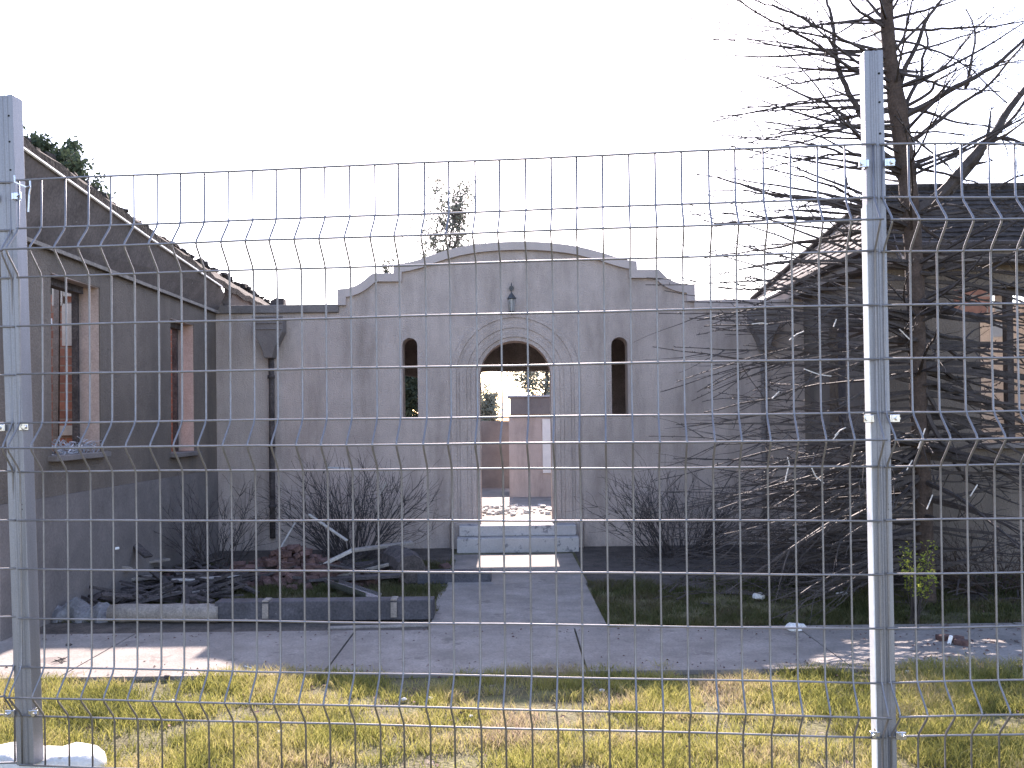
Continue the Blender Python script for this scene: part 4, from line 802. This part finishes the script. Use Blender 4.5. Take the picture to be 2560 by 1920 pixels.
# ---------------------------------------------------------------- wire fence
ROWS = [0, .2, .3, .4, .6, .8, 1.0, 1.1, 1.2, 1.4, 1.6, 1.8, 2.0, 2.1, 2.2, 2.4]       # metres below the top wire
FOLD = 0.088; HB = 0.107; HT = 2.507
APEX = {.3, 1.1, 2.1}
def prof_off(dn):
    for a in APEX:
        if abs(dn - a) < .1: return FOLD * (1 - abs(dn - a) / .1)
    return 0.0
def panel(P0, P1, ncol, label):
    """panel from P0 to P1 (plan), folds bulge towards the camera side"""
    P0 = Vector((P0[0], P0[1], 0)); P1 = Vector((P1[0], P1[1], 0)); d = (P1 - P0).normalized(); nrm = Vector((d.y, -d.x, 0))
    mb = MB(); L_ = (P1 - P0).length
    zs = [0, .19, .215, .285, .3, .315, .385, .41, .6, .8, .99, 1.015, 1.085, 1.1, 1.115, 1.185, 1.21, 1.4, 1.6, 1.8, 1.99, 2.015, 2.085, 2.1, 2.115, 2.185, 2.21, 2.4]
    for i in range(ncol + 1):
        b_ = P0 + d * (L_ * i / ncol); wob = U(-.003, .003)
        pts = []
        for dn in zs:
            off = prof_off(dn)
            if abs(off - FOLD) < 1e-6: off = FOLD - .006
            if dn in (.19, .41, .99, 1.21, 1.99, 2.21): off = .002
            if dn in (0, 2.4): pass
            pts.append(b_ + d * wob + nrm * off + Vector((0, 0, HT - dn)))
        pts = [pts[0] + Vector((0, 0, .004))] + pts[1:-1] + [pts[-1] - Vector((0, 0, .004))]
        mb.tube(pts, .0040, 6)
    for dn in ROWS:
        off = FOLD - .002 if dn in APEX else 0.0
        p = P0 - d * .012 + nrm * (off + .005) + Vector((0, 0, HT - dn)); q = P1 + d * .012 + nrm * (off + .005) + Vector((0, 0, HT - dn))
        n_ = 10; pts = [p.lerp(q, k / n_) + Vector((0, 0, .0016 * math.sin(k * 1.7 + dn * 9))) for k in range(n_ + 1)]
        mb.tube(pts, .0043, 6)
    # origin
    c = (P0 + P1) / 2; o = mb.build("wire_fence", M['wire'], origin=(c.x, c.y, 0), smooth=True)
    return tag(o, label, "fence")
def plan(px, Y0=3.581, k=4.77e-5):
    Y = Y0 / (1 + k * (px - 1280)); return ((px - 1280) / F * Y, Y)
A0 = plan(52); A1 = plan(2191)
panel(A0, A1, 34, "middle wire mesh fence panel filling the view between the two posts")
B0 = ((2216 - 1280) / F * 3.44, 3.44); panel(B0, (B0[0] + 2.3, B0[1] + .06), 23, "right wire mesh fence panel running off beyond the right post")
C1 = ((31 - 1280) / F * 3.83, 3.83); panel((C1[0] - 2.2, C1[1] - .05), C1, 22, "left wire mesh fence panel running off beyond the left post")

def make_post(label):
    t = thing("fence_post", label, "fence post", (0, 0, 0), "galvanised fence posts")
    W = .068; H_ = 2.92
    b1 = MB()
    # folded C section: front face with a shallow central rib, two sides
    sec = [(-W / 2, 0), (-W / 2 + .018, 0), (-W / 2 + .022, .004), (-.006, .004), (-.002, 0), (.002, 0), (.006, .004), (W / 2 - .022, .004), (W / 2 - .018, 0), (W / 2, 0), (W / 2, W), (-W / 2, W)]
    b1.prism([(x, y, 0.10) for x, y in sec], (0, 0, H_ - .10)); o = b1.build("post_body", M['galv'], t); bevel(o, .003, 2)
    for z in (2.83, 2.72, 2.60, 1.19, 1.17):
        MB().tube([(.018, -.0006, z), (.018, .003, z)], .0045, 8).build("bolt_hole", M['hole'], t)
    for z in (2.485, 1.515, .32):
        for sx in (-1, 1):
            c = MB(); c.box((sx * (W / 2 + .012), -.012, z), (.036, .010, .03)); c.box((sx * (W / 2 + .002), .006, z), (.006, .05, .028)); cl = bevel(c.build("clamp", M['clamp'], t), .002)
            MB().tube([(sx * (W / 2 + .020), -.03, z), (sx * (W / 2 + .020), -.014, z)], .008, 8).build("bolt", M['clamp'], cl)
    return t
postp = make_post("left galvanised fence post with bent wire tie near its top")
def copy_tree(o, parent=None):
    c = o.copy(); scene.collection.objects.link(c); c.parent = parent
    for ch_ in list(o.children): copy_tree(ch_, c)
    return c
post2 = copy_tree(postp)
post2['label'] = "right galvanised fence post standing in front of the bare tree"
ang = math.atan2(A1[1] - A0[1], A1[0] - A0[0])
def post_at(px): x, y = plan(px); return x, y
MB().box((-.068 / 2 - .0025, .034, 1.22), (.004, .066, 2.22)).build("sunlit_edge_strip", M['flash'], post2)  # added white strip; paints the sun glint on the post's side
lx, ly = post_at(38); rx_, ry_ = post_at(2203)
nv = Vector((math.sin(ang), -math.cos(ang), 0))
postp.location = (lx + .028, ly + .012, 0); postp.rotation_euler = (0, R(-1.6), ang)
post2.location = (rx_ + .008, ry_ + .012, 0); post2.rotation_euler = (0, R(-.2), ang); 
# tops : left post top at y~230, right post top at y~122
zl = atY(20, 232, ly).z; zr = atY(2180, 122, ry_).z
postp.scale = (1.12, 1.0, zl / 2.92); post2.scale = (1, 1, zr / 2.92)
# wire tie hanging at the top of the left post
wt = MB(); q = [atY(*p_, ly - .06) for p_ in ((36, 438), (37, 455), (52, 462), (66, 468))]; wt.tube(q, .0035, 5); q = [atY(*p_, ly - .05) for p_ in ((75, 452), (76, 470), (73, 487), (71, 530))]; wt.tube(q, .0035, 5)
q = [atY(*p_, ly - .055) for p_ in ((66, 468), (72, 466), (76, 466))]; wt.tube(q, .003, 5)
tag(thg(wt, "wire_tie", M['clamp'], "bent wire tie hanging at the top clamp of the left fence post", "wire tie", bev=0))

def foot(x, y, rot, label):
    mb = MB(); n_ = 28; rings_ = [(1.0, 0.0), (1.0, .06), (.97, .085), (.88, .108), (.74, .118), (.0, .120)]
    vs = []
    for s_, z in rings_:
        for k in range(n_):
            a = 2 * math.pi * k / n_; ex_ = .27; ey_ = .115
            cxk = math.copysign(abs(math.cos(a)) ** .75, math.cos(a)) * ex_ * s_; cyk = math.copysign(abs(math.sin(a)) ** .6, math.sin(a)) * ey_ * s_
            zz = z
            if z > .08: zz = z * (1.0 if abs(cxk) > .10 else .82)     # saddle round the post
            v = Matrix.Rotation(rot, 3, 'Z') @ Vector((cxk, cyk, 0)); vs.append((x + v.x, y + v.y, zz))
    fs = [(i * n_ + k, i * n_ + (k + 1) % n_, (i + 1) * n_ + (k + 1) % n_, (i + 1) * n_ + k) for i in range(len(rings_) - 1) for k in range(n_)]
    fs.append(tuple(range(n_))[::-1]); mb.add(vs, fs); o = mb.build("concrete_block", M['foot'], origin=(x, y, 0), smooth=True); bmm = bmesh.new(); bmm.from_mesh(o.data); bmesh.ops.remove_doubles(bmm, verts=bmm.verts, dist=1e-4); bmm.to_mesh(o.data); bmm.free()
    return tag(o, label, "fence foot", "white block feet of the fence posts")
foot(lx + .02, ly + .16, ang, "white rounded block foot under the left fence post")
foot(rx_ - .02, ry_ + .08, ang, "white rounded block foot under the right fence post")

for o in scene.objects:
    if '_w' in o: del o['_w']
